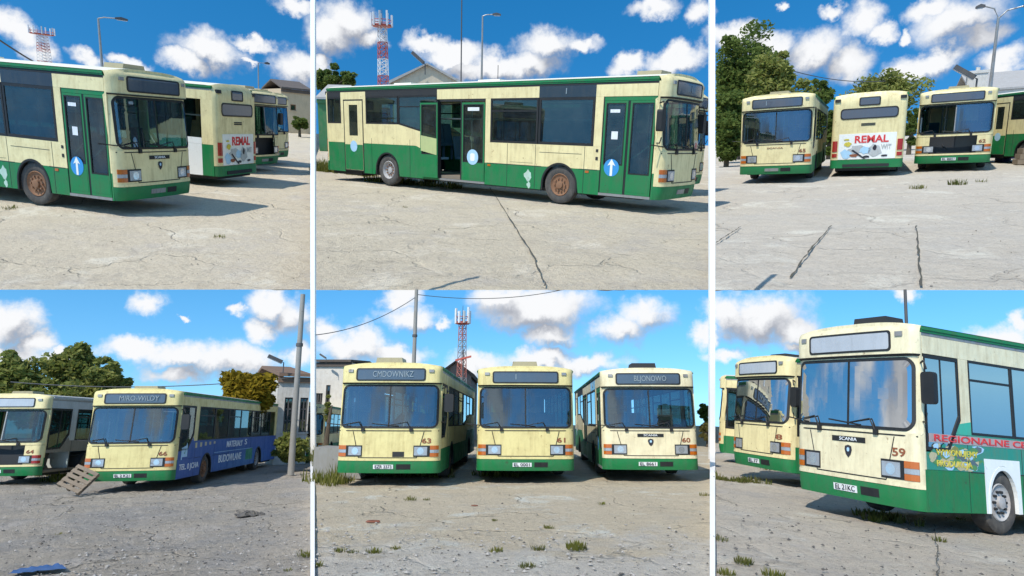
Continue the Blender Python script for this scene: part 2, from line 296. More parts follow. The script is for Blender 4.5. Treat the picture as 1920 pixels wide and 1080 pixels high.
# ------------------------------------------------------------------ mesh helpers
class MB:
    def __init__(s): s.v = []; s.f = []
    def add(s, vs, fs):
        n = len(s.v); s.v += [tuple(v) for v in vs]; s.f += [tuple(i + n for i in f) for f in fs]; return s
    def box(s, x0, x1, y0, y1, z0, z1):
        v = [(x, y, z) for z in (z0, z1) for y in (y0, y1) for x in (x0, x1)]
        return s.add(v, [(0, 2, 3, 1), (4, 5, 7, 6), (0, 1, 5, 4), (2, 6, 7, 3), (0, 4, 6, 2), (1, 3, 7, 5)])
    def ext(s, pts, axis, a, b):
        n = len(pts)
        def P(p, t): return (p[0], t, p[1]) if axis == 'y' else ((t, p[0], p[1]) if axis == 'x' else (p[0], p[1], t))
        v = [P(p, a) for p in pts] + [P(p, b) for p in pts]
        return s.add(v, [tuple(range(n)), tuple(range(2 * n - 1, n - 1, -1))] + [(i, (i + 1) % n, (i + 1) % n + n, i + n) for i in range(n)])
    def ring(s, outer, inner, axis, a, b):
        n = len(outer)
        def P(p, t): return (p[0], t, p[1]) if axis == 'y' else ((t, p[0], p[1]) if axis == 'x' else (p[0], p[1], t))
        v = [P(p, a) for p in outer] + [P(p, a) for p in inner] + [P(p, b) for p in outer] + [P(p, b) for p in inner]
        f = []
        for i in range(n):
            j = (i + 1) % n
            f += [(i, j, n + j, n + i), (2 * n + i, 3 * n + i, 3 * n + j, 2 * n + j), (i, 2 * n + i, 2 * n + j, j), (n + i, n + j, 3 * n + j, 3 * n + i)]
        return s.add(v, f)
    def tube(s, path, r, n=8):
        path = [Vector(p) for p in path]; rs = r if isinstance(r, (list, tuple)) else [r] * len(path); base = len(s.v); N = len(path)
        for i, p in enumerate(path):
            t = (path[min(i + 1, N - 1)] - path[max(i - 1, 0)]).normalized()
            a = t.orthogonal().normalized() if abs(t.z) > .9 else Vector((0, 0, 1)).cross(t).normalized(); b = t.cross(a)
            for k in range(n):
                an = 2 * math.pi * k / n; s.v.append(tuple(p + (a * math.cos(an) + b * math.sin(an)) * rs[i]))
        for i in range(N - 1):
            for k in range(n):
                k2 = (k + 1) % n; s.f.append((base + i * n + k, base + i * n + k2, base + (i + 1) * n + k2, base + (i + 1) * n + k))
        s.f.append(tuple(base + k for k in range(n - 1, -1, -1))); s.f.append(tuple(base + (N - 1) * n + k for k in range(n)))
        return s
    def lathe_y(s, prof, c, n=28):
        b = len(s.v)
        for (r, y) in prof:
            for k in range(n):
                a = 2 * math.pi * k / n; s.v.append((c[0] + r * math.cos(a), c[1] + y, c[2] + r * math.sin(a)))
        for i in range(len(prof) - 1):
            for k in range(n):
                k2 = (k + 1) % n; s.f.append((b + i * n + k, b + i * n + k2, b + (i + 1) * n + k2, b + (i + 1) * n + k))
        return s
    def grid(s, fn, nu, nv):
        b = len(s.v)
        for j in range(nv + 1):
            for i in range(nu + 1): s.v.append(tuple(fn(i / nu, j / nv)))
        for j in range(nv):
            for i in range(nu):
                a = b + j * (nu + 1) + i; s.f.append((a, a + 1, a + nu + 2, a + nu + 1))
        return s
    def strip(s, A, B):
        b = len(s.v); n = len(A); s.v += [tuple(p) for p in A] + [tuple(p) for p in B]
        s.f += [(b + i, b + (i + 1) % n, b + n + (i + 1) % n, b + n + i) for i in range(n)]
        return s
    def mesh(s, name, smooth=False):
        me = bpy.data.meshes.new(name); me.from_pydata(s.v, [], s.f); me.validate()
        bm = bmesh.new(); bm.from_mesh(me); bmesh.ops.recalc_face_normals(bm, faces=bm.faces); bm.to_mesh(me); bm.free()
        if smooth:
            me.shade_smooth()
            if hasattr(me, 'set_sharp_from_angle'): me.set_sharp_from_angle(angle=R(40))
        return me
def link(name, me, mat, parent=None):
    o = bpy.data.objects.new(name, me); col.objects.link(o)
    if me is not None and mat is not None:
        if len(me.materials) == 0: me.materials.append(mat)
        elif me.materials[0] != mat:
            o.material_slots[0].link = 'OBJECT'; o.material_slots[0].material = mat
    if parent is not None: o.parent = parent
    return o
def put(name, mb, mat, parent=None, smooth=False):
    return link(name, mb.mesh(name, smooth), mat, parent)
def tag(o, label, cat, group=None):
    o['label'] = label; o['category'] = cat
    if group: o['group'] = group
    return o
def at(o, p, loc, yaw=0.0, tilt=None):
    m = YARD[p]['M'] @ Matrix.Translation(Vector(loc)) @ Matrix.Rotation(yaw, 4, 'Z')
    if tilt is not None: m = m @ tilt
    o.matrix_world = m; return o
def thing(p, name, label, cat, loc, yaw=0.0, group=None, tilt=None):
    o = bpy.data.objects.new(name, None); col.objects.link(o); o.empty_display_size = .3
    at(o, p, loc, yaw, tilt); return tag(o, label, cat, group)
_txt = {}
def text_mesh(t, bold=0.0):
    if (t, bold) in _txt: return _txt[(t, bold)]
    c = bpy.data.curves.new('t', 'FONT'); c.body = t; c.size = 1; c.align_x = 'CENTER'; c.align_y = 'CENTER'; c.offset = bold; c.extrude = .004; c.resolution_u = 3
    o = bpy.data.objects.new('t', c); col.objects.link(o); bpy.context.view_layer.update()
    me = bpy.data.meshes.new_from_object(o.evaluated_get(bpy.context.evaluated_depsgraph_get())); me.materials.clear()
    bpy.data.objects.remove(o); bpy.data.curves.remove(c); _txt[(t, bold)] = me; return me
def text(t, mat, parent, pos, right, up, h, width=None, bold=.01, name='lettering'):
    me = text_mesh(t, bold); o = link(name, me, mat, parent)
    xs = [v.co.x for v in me.vertices]; w = max(xs) - min(xs); sy = h / .72; sx = (width / w) if width else sy
    r = Vector(right).normalized(); u_ = Vector(up).normalized(); n = r.cross(u_)
    m = Matrix(((r.x * sx, u_.x * sy, n.x, pos[0]), (r.y * sx, u_.y * sy, n.y, pos[1]), (r.z * sx, u_.z * sy, n.z, pos[2]), (0, 0, 0, 1)))
    o.matrix_basis = m; o['kind'] = 'stuff'; return o
def rrect(cx, cz, hw, hz, r, n=5):
    pts = []
    for (sx, sz, a0) in ((1, 1, 0), (-1, 1, 90), (-1, -1, 180), (1, -1, 270)):
        for k in range(n + 1):
            a = R(a0 + 90 * k / n); pts.append((cx + sx * (hw - r) + r * math.cos(a), cz + sz * (hz - r) + r * math.sin(a)))
    return pts

# ------------------------------------------------------------------ the buses
# bus frame: x forward with the nose at x = 0, y to the bus's left, z up, ground at z = 0
CACHE = {}
def shared(key, fn, smooth=False):
    if key not in CACHE: CACHE[key] = fn().mesh(key[0], smooth)
    return CACHE[key]
AX1, AX2, ARCH, WZ = -2.7, -8.9, .52, .45
def arch_z(x, axles):
    for a in axles:
        if abs(x - a) < ARCH: return WZ + math.sqrt(ARCH ** 2 - (x - a) ** 2)
    return 0
def wall(mb, x0, x1, zlo, zhi, y, s, axles=(), t=.03):
    """a sheet of side panelling from x0 to x1 between two height lines, notched for the wheels"""
    zl = zlo if callable(zlo) else (lambda x: zlo); zh = zhi if callable(zhi) else (lambda x: zhi)
    n = max(1, int(abs(x1 - x0) / .06)); xs = [x0 + (x1 - x0) * i / n for i in range(n + 1)]
    for i in range(n):
        a, b = xs[i], xs[i + 1]
        la, lb = max(zl(a), arch_z(a, axles)), max(zl(b), arch_z(b, axles)); ha, hb = zh(a), zh(b)
        if la >= ha - .002 and lb >= hb - .002: continue
        la, lb = min(la, ha), min(lb, hb)
        vs = [(a, y, la), (b, y, lb), (b, y, hb), (a, y, ha)]; yi = y - s * t
        vs += [(v[0], yi, v[2]) for v in vs]
        f = [(0, 1, 2, 3), (7, 6, 5, 4), (0, 4, 5, 1), (3, 2, 6, 7)]
        if i == 0: f.append((0, 3, 7, 4))
        if i == n - 1: f.append((1, 5, 6, 2))
        mb.add(vs, f)
    return mb
def parts_of(a, c, axles):
    cut = [a] + [x for x in sorted(axles, reverse=True) if c < x < a] + [c]
    return list(zip(cut[:-1], cut[1:]))
def inset(pts, d):
    cx = sum(p[0] for p in pts) / len(pts); cz = sum(p[1] for p in pts) / len(pts)
    return [(p[0] - math.copysign(min(d, abs(p[0] - cx) * .9), p[0] - cx), p[1] - math.copysign(min(d, abs(p[1] - cz) * .9), p[1] - cz)) for p in pts]

def dens(pts, ref):
    out = []; n = len(pts)
    for i in range(n):
        a, c = pts[i], pts[(i + 1) % n]; ra, rc = ref[i], ref[(i + 1) % n]
        k = max(1, int(math.hypot(ra[0] - rc[0], ra[1] - rc[1]) / .12))
        for j in range(k): out.append((a[0] + (c[0] - a[0]) * j / k, a[1] + (c[1] - a[1]) * j / k))
    return out
class Bus:
    def __init__(b, p, label, loc, yaw, L=11.9, W=2.5, sx=1.0, **o):
        b.o = o; b.L, b.W, b.w = L, 2.5, 1.25
        b.root = thing(p, 'city_bus', label, 'bus', loc, R(yaw), 'retired city buses parked in the depot yards')
        b.root.matrix_world = b.root.matrix_world @ Matrix.Diagonal((sx, W / 2.5, 1, 1)); b.sx = sx; b.cream = o.get('cream', CREAM); b.body(); b.front(); b.rear()
        b.side(1); b.side(-1); b.wheels(); b.inside(); b.roofthings()
    def put(b, name, mb, mat, parent=None, smooth=False): return put(name, mb, mat, parent or b.root, smooth)
    def sh(b, name, key, fn, mat, parent=None, smooth=False): return link(name, shared((name, b.W, b.L) + key, fn, smooth), mat, parent or b.root)
    # nose surface
    def fx(b, y, z):
        w = b.w; a = abs(y) / w; x = -.09 * a ** 2.2; r = .17
        e = abs(y) - (w - r)
        if e > 0: x -= r - math.sqrt(max(0, r * r - min(e, r) ** 2))
        if z > 1.34: x -= .075 * (min(z, 2.43) - 1.34)
        if z > 2.44: x += .085
        if z > 2.74: x -= .14 - math.sqrt(max(0, .14 ** 2 - min(z - 2.74, .14) ** 2))
        if z < .58: x -= .05 * ((.58 - z) / .28) ** 2
        return x
    def rx(b, y, z):
        w = b.w; r = .14; x = -b.L; e = abs(y) - (w - r)
        if e > 0: x += r - math.sqrt(max(0, r * r - min(e, r) ** 2))
        if z > 2.70: x += .16 - math.sqrt(max(0, .16 ** 2 - min(z - 2.70, .16) ** 2))
        return x
    def zt(b, y): return 2.86 + .09 * (1 - (abs(y) / b.w) ** 3)
    def ys(b, y0, y1, n): return [y0 + (y1 - y0) * i / n for i in range(n + 1)]
    def yy(b, t):                                     # finer steps near the corners
        q = 2 * t - 1; return b.w * math.copysign(1 - (1 - abs(q)) ** 1.6, q)
    def patch(b, y0, y1, z0, z1, off=0.0, nu=16, nv=6, rear=False):
        s = -1 if rear else 1; f = b.rx if rear else b.fx
        full = y0 <= -b.w + .001 and y1 >= b.w - .001
        def fn(u, v):
            y = b.yy(u) if full else y0 + (y1 - y0) * u
            z = z0 + ((z1(y) if callable(z1) else z1) - z0) * v
            return (f(y, z) + s * off, y, z)
        return MB().grid(fn, nu, nv)
    def onf(b, pts, off, rear=False):
        f = b.rx if rear else b.fx; s = -1 if rear else 1
        return [(f(y, z) + s * off, y, z) for (y, z) in pts]
    def fring(b, outer, inner, off0, off1, rear=False):
        outer, inner = dens(outer, outer), dens(inner, outer)
        A, B_, C, D = b.onf(outer, off0, rear), b.onf(outer, off1, rear), b.onf(inner, off1, rear), b.onf(inner, off0, rear)
        m = MB(); m.strip(A, B_); m.strip(B_, C); m.strip(C, D); return m
    def fdisc(b, pts, off, rear=False, nr=6):
        pts = dens(pts, pts)
        cy = sum(p[0] for p in pts) / len(pts); cz = sum(p[1] for p in pts) / len(pts); m = MB(); prev = None
        for k in range(nr, 0, -1):
            q = [(cy + (y - cy) * k / nr, cz + (z - cz) * k / nr) for (y, z) in pts]; q = b.onf(q, off, rear)
            if prev: m.strip(prev, q)
            prev = q
        n = len(m.v); m.v += [tuple(v) for v in prev]; m.f.append(tuple(range(n, n + len(prev)))); return m
    def fslab(b, y0, y1, z0, z1, a, c, rear=False, n=4):
        """a small raised block that follows the nose (or tail) between two offsets"""
        m = MB(); f = b.rx if rear else b.fx; s = -1 if rear else 1
        pts = [(y0 + (y1 - y0) * i / n, z0) for i in range(n + 1)] + [(y1 + (y0 - y1) * i / n, z1) for i in range(n + 1)]
        A, C = b.onf(pts, a, rear), b.onf(pts, c, rear); m.strip(A, C)
        k = len(m.v); m.v += C; N = len(C)
        for i in range(n): m.f.append((k + i, k + i + 1, k + N - 2 - i, k + N - 1 - i))
        return m
    def body(b):
        w, L = b.w, b.L
        b.sh('roof', (), lambda: MB().grid(lambda u, v: (b.fx(b.yy(u), b.zt(b.yy(u))) * (1 - v) + b.rx(b.yy(u), b.zt(b.yy(u))) * v, b.yy(u), b.zt(b.yy(u))), 20, 10), b.o.get('roofmat', ROOFW), smooth=True)
        b.sh('floor', (), b.floor_mesh, FLOORM)
        b.sh('chassis', (), lambda: MB().box(-L + .3, -.6, -w + .22, w - .22, .26, .35).box(-L + .15, -L + 1.6, -w + .2, w - .2, .2, .34), DARK)
        b.sh('ceiling_lining', (), lambda: MB().box(-L + .16, -.36, -w + .08, w - .08, 2.60, 2.63), INTER)
    def floor_mesh(b):
        m = MB(); L, w = b.L, b.w; c = [-L + .1] + sorted(x for a in (AX1, AX2) if a > -L + 1 for x in (a - .62, a + .62)) + [-.42]
        for i in range(len(c) - 1):
            k = w - .05 if i % 2 == 0 else w - .42
            m.box(c[i], c[i + 1], -k, k, .36, .44)
            if c[i + 1] < -7.4: m.box(c[i], c[i + 1], -k + .01, k - .01, .45, .80)
        return m
    def front(b):
        w, o = b.w, b.o
        stripped = o.get('stripped', False); cr = b.cream
        b.sh('front_bumper', (), lambda: b.patch(-w, w, .30, .585, 0, 22, 4), GREEN, smooth=True)
        if not stripped:
            b.sh('front_panel', (), lambda: b.patch(-w, w, .59, 1.33, 0, 22, 6), cr, smooth=True)
            seam = [(-.86, 1.27), (-.70, .66), (.70, .66), (.86, 1.27)]
            def sm():
                m = MB()
                for i in range(3):
                    a, c = seam[i], seam[i + 1]; m.tube(b.onf([(a[0] + (c[0] - a[0]) * k / 6, a[1] + (c[1] - a[1]) * k / 6) for k in range(7)], .001), .010, 5)
                m.tube(b.onf([(-w * .97 + w * 1.94 * k / 12, 1.29) for k in range(13)], .0), .013, 5)
                return m
            b.sh('hatch_seam', (), sm, BLACK)
            b.sh('bumper_lip', (), lambda: b.patch(-w, w, .588, .645, .012, 22, 2), cr, smooth=True)
        else:
            b.sh('front_wing', (1,), lambda: b.patch(.76, w, .66, 1.26, 0, 8, 6), cr, smooth=True)
            b.sh('front_wing', (-1,), lambda: b.patch(-w, -.78, .66, 1.26, 0, 8, 6), cr, smooth=True)
            b.sh('front_panel', ('s',), lambda: b.patch(-w, w, 1.27, 1.34, 0, 22, 2), cr, smooth=True)
            b.sh('bumper_lip', ('s',), lambda: b.patch(-w, w, .588, .65, .012, 22, 2), cr, smooth=True)
            b.sh('front_bay', (), lambda: MB().box(-.75, -.72, -.9, .9, .55, 1.3).box(-.72, -.2, -.9, .9, .53, .56), DARK)
            b.sh('front_bay_frame', (), lambda: MB().box(-.5, -.42, -.22, .02, .58, 1.26).box(-.46, -.4, .2, .26, .58, 1.26), GREYP)
            b.sh('heater_unit', (), lambda: MB().box(-.68, -.45, .32, .6, .75, 1.1).box(-.66, -.5, -.62, -.34, .62, .95), STEEL)
            b.sh('hose', (), lambda: MB().tube([(-.4, -.5, 1.2), (-.3, -.3, .9), (-.35, 0, .7), (-.4, .4, .66)], .03, 8), BLACK)
        # windscreen surround, glass, rubber
        hw, hz, cz = w - .055, .525, 1.875
        inn = rrect(0, cz, hw, hz, .16, 6)
        def surround():
            n = len(inn); out = []
            for (y, z) in inn:
                k = max(abs(y) / w, abs(z - cz) / .56); out.append((max(-w, min(w, y / k)), cz + (z - cz) / k))
            return b.fring(out, inn, -.02, .0)
        b.sh('windscreen_surround', (), surround, cr, smooth=True)
        inn2 = rrect(0, cz, hw - .045, hz - .045, .12, 6)
        ws = b.sh('windscreen', (), lambda: b.fring(inn, inn2, -.02, .014), BLACK, smooth=True)
        gm = o.get('glassf', GLASSF)
        def halfpane(s):
            pts = [(y, z) for (y, z) in rrect(0, cz, hw - .03, hz - .03, .13, 6) if y * s > 0]
            pts = [(s * .012, cz + hz - .03)] + (pts if s < 0 else pts) + [(s * .012, cz - hz + .03)]
            pts.sort(key=lambda q: math.atan2(q[1] - cz, q[0] - s * w * .5)); return b.fdisc(pts, .004)
        for s in (1, -1):
            if stripped and s == o.get('lostpane', -1): continue
            b.sh('pane', (s, 'ws'), lambda: halfpane(s), gm, ws, smooth=True)
        b.sh('windscreen_bar', (), lambda: b.fslab(-.018, .018, cz - hz, cz + hz, -.02, .012, n=1), BLACK if not stripped else STEEL)
        # wipers
        for s, y0 in ((1, .55), (-1, -.62)):
            b.sh('wiper', (s,), lambda: MB().tube([(b.fx(y0, 1.33) + .03, y0, 1.32), (b.fx(y0, 1.5) + .05, y0 - .10, 1.50), (b.fx(y0 - .35, 1.44) + .035, y0 - .5, 1.43)], [.02, .012, .008], 6)
                 .tube([(b.fx(y0 - .3, 1.44) + .03, y0 - .3, 1.40), (b.fx(y0 - .8, 1.5) + .03, y0 - .95, 1.46)], .012, 5).box(b.fx(y0, 1.3) - .01, b.fx(y0, 1.3) + .05, y0 - .04, y0 + .04, 1.27, 1.35), BLACK)
        # header with the destination blind
        b.sh('header_panel', (), lambda: b.patch(-w, w, 2.445, b.zt, 0, 24, 10), cr, smooth=True)
        b.sh('header_lip', (), lambda: b.patch(-w, w, 2.415, 2.446, .02, 22, 1), DARK, smooth=True)
        dp = rrect(0, 2.645, .86, .155, .06, 4); di = rrect(0, 2.645, .825, .125, .045, 4)
        ds = b.sh('destination_display', (), lambda: b.fring(dp, di, -.01, .014), BLACK, smooth=True)
        b.sh('pane', ('dd',), lambda: b.fdisc(di, .006), o.get('blind', DISPLAY), ds, smooth=True)
        if o.get('dest'):
            t, wd, y = o['dest']; text(t, TXTG, ds, (b.fx(y, 2.645) + .014, y, 2.645), (0, 1, 0), (0, 0, 1), .15, wd, 0)
        for s in (1, -1):
            b.sh('marker_lamp', (s,), lambda: b.fslab(s * 1.0 - .06, s * 1.0 + .06, 2.70, 2.77, -.01, .03, n=2), STEEL)
            b.sh('headlight', (s,), lambda: b.fslab(min(s * .62, s * 1.01), max(s * .62, s * 1.01), .685, .945, -.02, .012), BLACK)
            hl = b.root.children[-1] if False else None
        for s in (1, -1):
            hl = [c for c in b.root.children if c.name.startswith('headlight')][0 if s == 1 else 1]
            b.sh('lens', (s,), lambda: b.fslab(min(s * .64, s * .95), max(s * .64, s * .95), .715, .915, .0, .024), LENS, hl)
            b.sh('indicator', (s,), lambda: b.fslab(min(s * 1.015, s * 1.215), max(s * 1.015, s * 1.215), .685, .77, -.02, .016).add(*_mb(b.fslab(min(s * 1.015, s * 1.215), max(s * 1.015, s * 1.215), .85, .945, -.02, .016))), AMBER if not o.get('redlamps') else REDL, hl)
            b.sh('reflector', (s,), lambda: b.fdisc([(s * .79 + .082 * math.cos(2 * math.pi * k / 16), .815 + .082 * math.sin(2 * math.pi * k / 16)) for k in range(16)], .027, nr=2), paint('reflector', (.62, .64, .66), rough=.15, metal=.7, dirt=.15), hl)
            b.sh('side_lens', (s,), lambda: b.fslab(min(s * 1.015, s * 1.215), max(s * 1.015, s * 1.215), .775, .845, -.02, .014), LENS, hl)
        # plate, tow hatch, badge, fleet number
        pl = b.sh('number_plate', (), lambda: b.fslab(-.33, .15, .40, .50, -.005, .012), PLATE if o.get('plate') else STEEL)
        if o.get('plate'): text(o['plate'], TXTD, pl, (b.fx(-.09, .45) + .016, -.09, .45), (0, 1, 0), (0, 0, 1), .075, .40, .008)
        b.sh('tow_hatch', (), lambda: b.fslab(.22, .56, .39, .51, -.005, .006), BLACK)
        if o.get('badge') and not stripped:
            bd = b.sh('name_badge', (), lambda: b.fslab(-.34, .34, 1.135, 1.215, -.002, .012), BLACK)
            text('SCANIA', TXTW, bd, (b.fx(0, 1.175) + .015, 0, 1.175), (0, 1, 0), (0, 0, 1), .05, .36, .006)
            em = b.sh('emblem', (), lambda: b.fdisc([(0, .90), (.05, .95), (.075, 1.02), (.065, 1.07), (0, 1.09), (-.065, 1.07), (-.075, 1.02), (-.05, .95)], .012, nr=2), TXTD)
            b.sh('emblem_ring', (), lambda: b.fdisc(rrect(0, 1.02, .026, .03, .02, 3), .016, nr=2), LBLUE, em)
        if o.get('ghost') and not stripped: text('SCANIA', TXTB, b.root, (b.fx(0, 1.17) + .006, 0, 1.17), (0, 1, 0), (0, 0, 1), .05, .55, 0, name='badge_ghost')  # brown maker lettering straight on the panel
        if o.get('hole'): b.sh('missing_flap', (), lambda: b.fslab(.12, .40, .68, .80, -.002, .006), DARK)
        if o.get('num'): text(o['num'], TXTB, b.root, (b.fx(.96, 1.05) + .012, .93, 1.05), (-.12, 1, 0), (0, 0, 1), .115, .22, .02, name='fleet_number')
        # mirrors
        for s in (1, -1):
            if o.get('mirrors', (1, 1))[0 if s == 1 else 1]:
                y = s * (w + .12); x = -.22
                mr = b.sh('mirror_arm', (s,), lambda: MB().tube([(-.25, s * w, 2.32), (x + .10, y, 2.34), (x + .12, y + s * .05, 2.22)], .016, 6).tube([(-.25, s * w, 1.5), (x + .08, y, 1.5), (x + .12, y + s * .03, 1.62)], .014, 6), BLACK)
                b.sh('mirror', (s,), lambda: MB().ext(rrect(y + s * .07, 1.96, .11, .22, .05, 3), 'x', x + .03, x + .15), BLACK, mr)
                b.sh('mirror_glass', (s,), lambda: MB().ext(rrect(y + s * .07, 1.96, .09, .19, .04, 3), 'x', x + .022, x + .028), LENS, mr)
    def rear(b):
        w, L, o = b.w, b.L, b.o
        b.sh('rear_panel', (), lambda: b.patch(-w, w, .60, b.zt, 0, 22, 12, True), b.cream, smooth=True)
        b.sh('rear_bumper', (), lambda: b.patch(-w, w, .30, .595, .02, 22, 3, True), GREEN, smooth=True)
        b.sh('bumper_step', (), lambda: b.fslab(-.8, .8, .34, .44, .0, .04, True), DARK)
        r1 = rrect(0, 2.22, .98, .19, .12, 5); r2 = rrect(0, 2.22, .94, .15, .1, 5)
        rw = b.sh('rear_window', (), lambda: b.fring(r1, r2, 0, .016, True), BLACK)
        b.sh('pane', ('rw',), lambda: b.fdisc(r2, .008, True), DISPLAY, rw)
        d1 = rrect(0, 2.63, .36, .15, .05, 4); d2 = rrect(0, 2.63, .32, .11, .04, 4)
        rd = b.sh('rear_display', (), lambda: b.fring(d1, d2, 0, .018, True), BLACK)
        b.sh('pane', ('rd',), lambda: b.fdisc(d2, .009, True), DISPLAY, rd)
        b.sh('vent_grille', (), lambda: MB().add(*_mb(b.fslab(-.24, .24, 1.84, 1.875, 0, .012, True))).add(*_mb(b.fslab(-.24, .24, 1.79, 1.825, 0, .012, True))), DARK)
        eh = b.sh('engine_hatch', (), lambda: b.fslab(-.98, .98, .61, 1.52, .0, .014, True, 8), WHITE if o.get('rear_ad') else b.cream)
        b.sh('hatch_handle', (), lambda: b.fslab(-.10, .10, .66, .71, .014, .03, True), BLACK)
        for s in (1, -1):
            b.sh('tail_lamp', (s, 0), lambda: b.fslab(min(s * 1.02, s * 1.2), max(s * 1.02, s * 1.2), .90, 1.28, 0, .02, True), REDL)
            b.sh('tail_lamp', (s, 1), lambda: b.fslab(min(s * 1.02, s * 1.2), max(s * 1.02, s * 1.2), .70, .83, 0, .02, True), REDL)
            b.sh('roof_lamp', (s,), lambda: b.fslab(min(s * 1.0, s * 1.2), max(s * 1.0, s * 1.2), 2.66, 2.76, -.02, .04, True), BLACK)
        if o.get('rear_ad'):
            X = -L - .02
            text('REMAL', TXTR, eh, (X, -.14, 1.30), (0, -1, 0), (0, 0, 1), .25, 1.15, .03)
            def blot(name, mat, cy, cz, ry, rz, k, seed):
                rg = random.Random(seed); pts = [(cy + ry * math.cos(a) * rg.uniform(.7, 1.15), cz + rz * math.sin(a) * rg.uniform(.7, 1.15)) for a in [2 * math.pi * i / 14 for i in range(14)]]
                return put(name, MB().ext(pts, 'x', X - .002 - k, X - .004 - k), mat, eh)
            blot('print_patch', LBLUE, .70, .80, .22, .18, 0, 1); blot('print_patch', GREYP, .28, .96, .34, .16, .002, 2); blot('print_patch', LBLUE, .05, .92, .2, .14, .004, 3)
            blot('print_patch', GREYP, -.28, .92, .26, .22, .004, 4); blot('print_patch', TXTB, .42, .74, .16, .06, .006, 5); blot('print_patch', TXTD, -.28, 1.0, .07, .1, .008, 6)
            blot('print_patch', TXTY, .66, 1.16, .14, .09, .006, 9); blot('print_patch', TXTY, .70, 1.32, .12, .03, .006, 12)
            put('print_stripe', MB().add([(X - .012, .52, .92), (X - .012, .46, .96), (X - .012, .0, .62), (X - .012, .08, .62)], [(0, 1, 2, 3)]), TXTD, eh)
            blot('print_patch', TXTD, -.02, .70, .12, .04, .008, 7); blot('print_patch', TXTD, -.62, .72, .14, .035, .008, 8)
            text('WIT', GREYP, eh, (X - .012, -.66, 1.03), (0, -1, 0), (0, 0, 1), .16, .34, .01)
    def window(b, s, pts, mat, y=None, fr=.045, vent=False, mull=()):
        y = b.w if y is None else y; key = (s, tuple(pts), y, vent, mull)
        def frame():
            m = MB().ring(pts, inset(pts, fr), 'y', s * (y + .004), s * (y - .03)); ip = inset(pts, fr)
            zs = [p[1] for p in ip]; xs = [p[0] for p in ip]
            if vent: m.box(min(xs), max(xs), *sorted((s * (y - .002), s * (y - .02))), max(zs) - .27, max(zs) - .235)
            for mx in mull: m.box(mx - .015, mx + .015, *sorted((s * (y - .002), s * (y - .02))), min(zs), max(zs))
            return m
        f = b.sh('window', key, frame, BLACK)
        b.sh('pane', key, lambda: MB().ext(inset(pts, fr - .004), 'y', s * (y - .010), s * (y - .014)), mat, f)
        return f
    def leaf(b, x0, x1, y, glass_lo=1.0, z0=.40, z1=2.37, mat=None, stripe=False, arrow=False, round_=None, bars=True):
        """one door leaf on the kerb side"""
        mat = mat or GREEN; s = -1; key = ('leaf', x0, x1, y, glass_lo, z0, z1)
        def fr():
            gi = .058; out = [(x0, z0), (x0, z1), (x1, z1), (x1, z0)]; inn = [(x0 - gi, glass_lo), (x0 - gi, z1 - gi), (x1 + gi, z1 - gi), (x1 + gi, glass_lo)]
            return MB().ring(out, inn, 'y', s * (y + .01), s * (y - .035)).box(x1 + .03, x0 - .03, *sorted((s * (y + .014), s * (y + .01))), z0 + .06, glass_lo - .12)
        d = b.sh('door', key, fr, mat)
        gi = .058
        b.sh('door_rubber', key, lambda: MB().ring([(x0 - gi + .012, glass_lo - .012), (x0 - gi + .012, z1 - gi + .012), (x1 + gi - .012, z1 - gi + .012), (x1 + gi - .012, glass_lo - .012)], [(x0 - gi - .015, glass_lo + .015), (x0 - gi - .015, z1 - gi - .015), (x1 + gi + .015, z1 - gi - .015), (x1 + gi + .015, glass_lo + .015)], 'y', s * (y + .014), s * (y - .02)), BLACK, d)
        b.sh('pane', key, lambda: MB().ext([(x0 - gi, glass_lo), (x0 - gi, z1 - gi), (x1 + gi, z1 - gi), (x1 + gi, glass_lo)], 'y', s * (y - .008), s * (y - .012)), GLASSD, d)
        if bars: b.sh('grab_rail', key, lambda: MB().tube([(x0 - .1, s * (y - .07), 1.45), ((x0 + x1) / 2, s * (y - .09), 1.30), (x1 + .1, s * (y - .07), 1.15)], .016, 6).tube([(x0 - .12, s * (y - .08), .6), (x0 - .12, s * (y - .08), 2.0)], .016, 6), RAILM, d)
        if arrow:
            cx = (x0 + x1) / 2 - .02; r_ = min(.235, (x0 - x1) * .33)
            c = b.sh('direction_sticker', key, lambda: MB().ext([(cx + r_ * math.cos(2 * math.pi * k / 28), .93 + r_ * math.sin(2 * math.pi * k / 28)) for k in range(28)], 'y', s * (y + .015), s * (y + .019)), SKYB, d)
            b.sh('arrow', key, lambda: MB().ext([(cx - .03, .75), (cx - .03, 1.0), (cx - .10, .97), (cx, 1.12), (cx + .10, .97), (cx + .03, 1.0), (cx + .03, .75)], 'y', s * (y + .021), s * (y + .024)), WHITE, d)
            b.sh('notice', key, lambda: MB().box(cx - .06, cx + .1, *sorted((s * (y + .001), s * (y + .003))), 1.55, 1.72).box(cx - .12, cx + .12, *sorted((s * (y + .001), s * (y + .003))), 2.12, 2.19), PLATE, d)
        if round_:
            cx = (x0 + x1) / 2; cz, rr = round_
            b.sh('round_sticker', key, lambda: MB().ext([(cx + rr * math.cos(2 * math.pi * k / 24), cz + rr * math.sin(2 * math.pi * k / 24)) for k in range(24)], 'y', s * (y + .017), s * (y + .02)), LBLUE, d)
            b.sh('pictogram', key, lambda: MB().ext(rrect(cx, cz, rr * .4, rr * .5, rr * .2, 3), 'y', s * (y + .022), s * (y + .024)), WHITE, d)
            b.sh('notice', key, lambda: MB().box(cx - .2, cx + .2, *sorted((s * (y + .001), s * (y + .003))), 2.16, 2.25), PLATE, d)
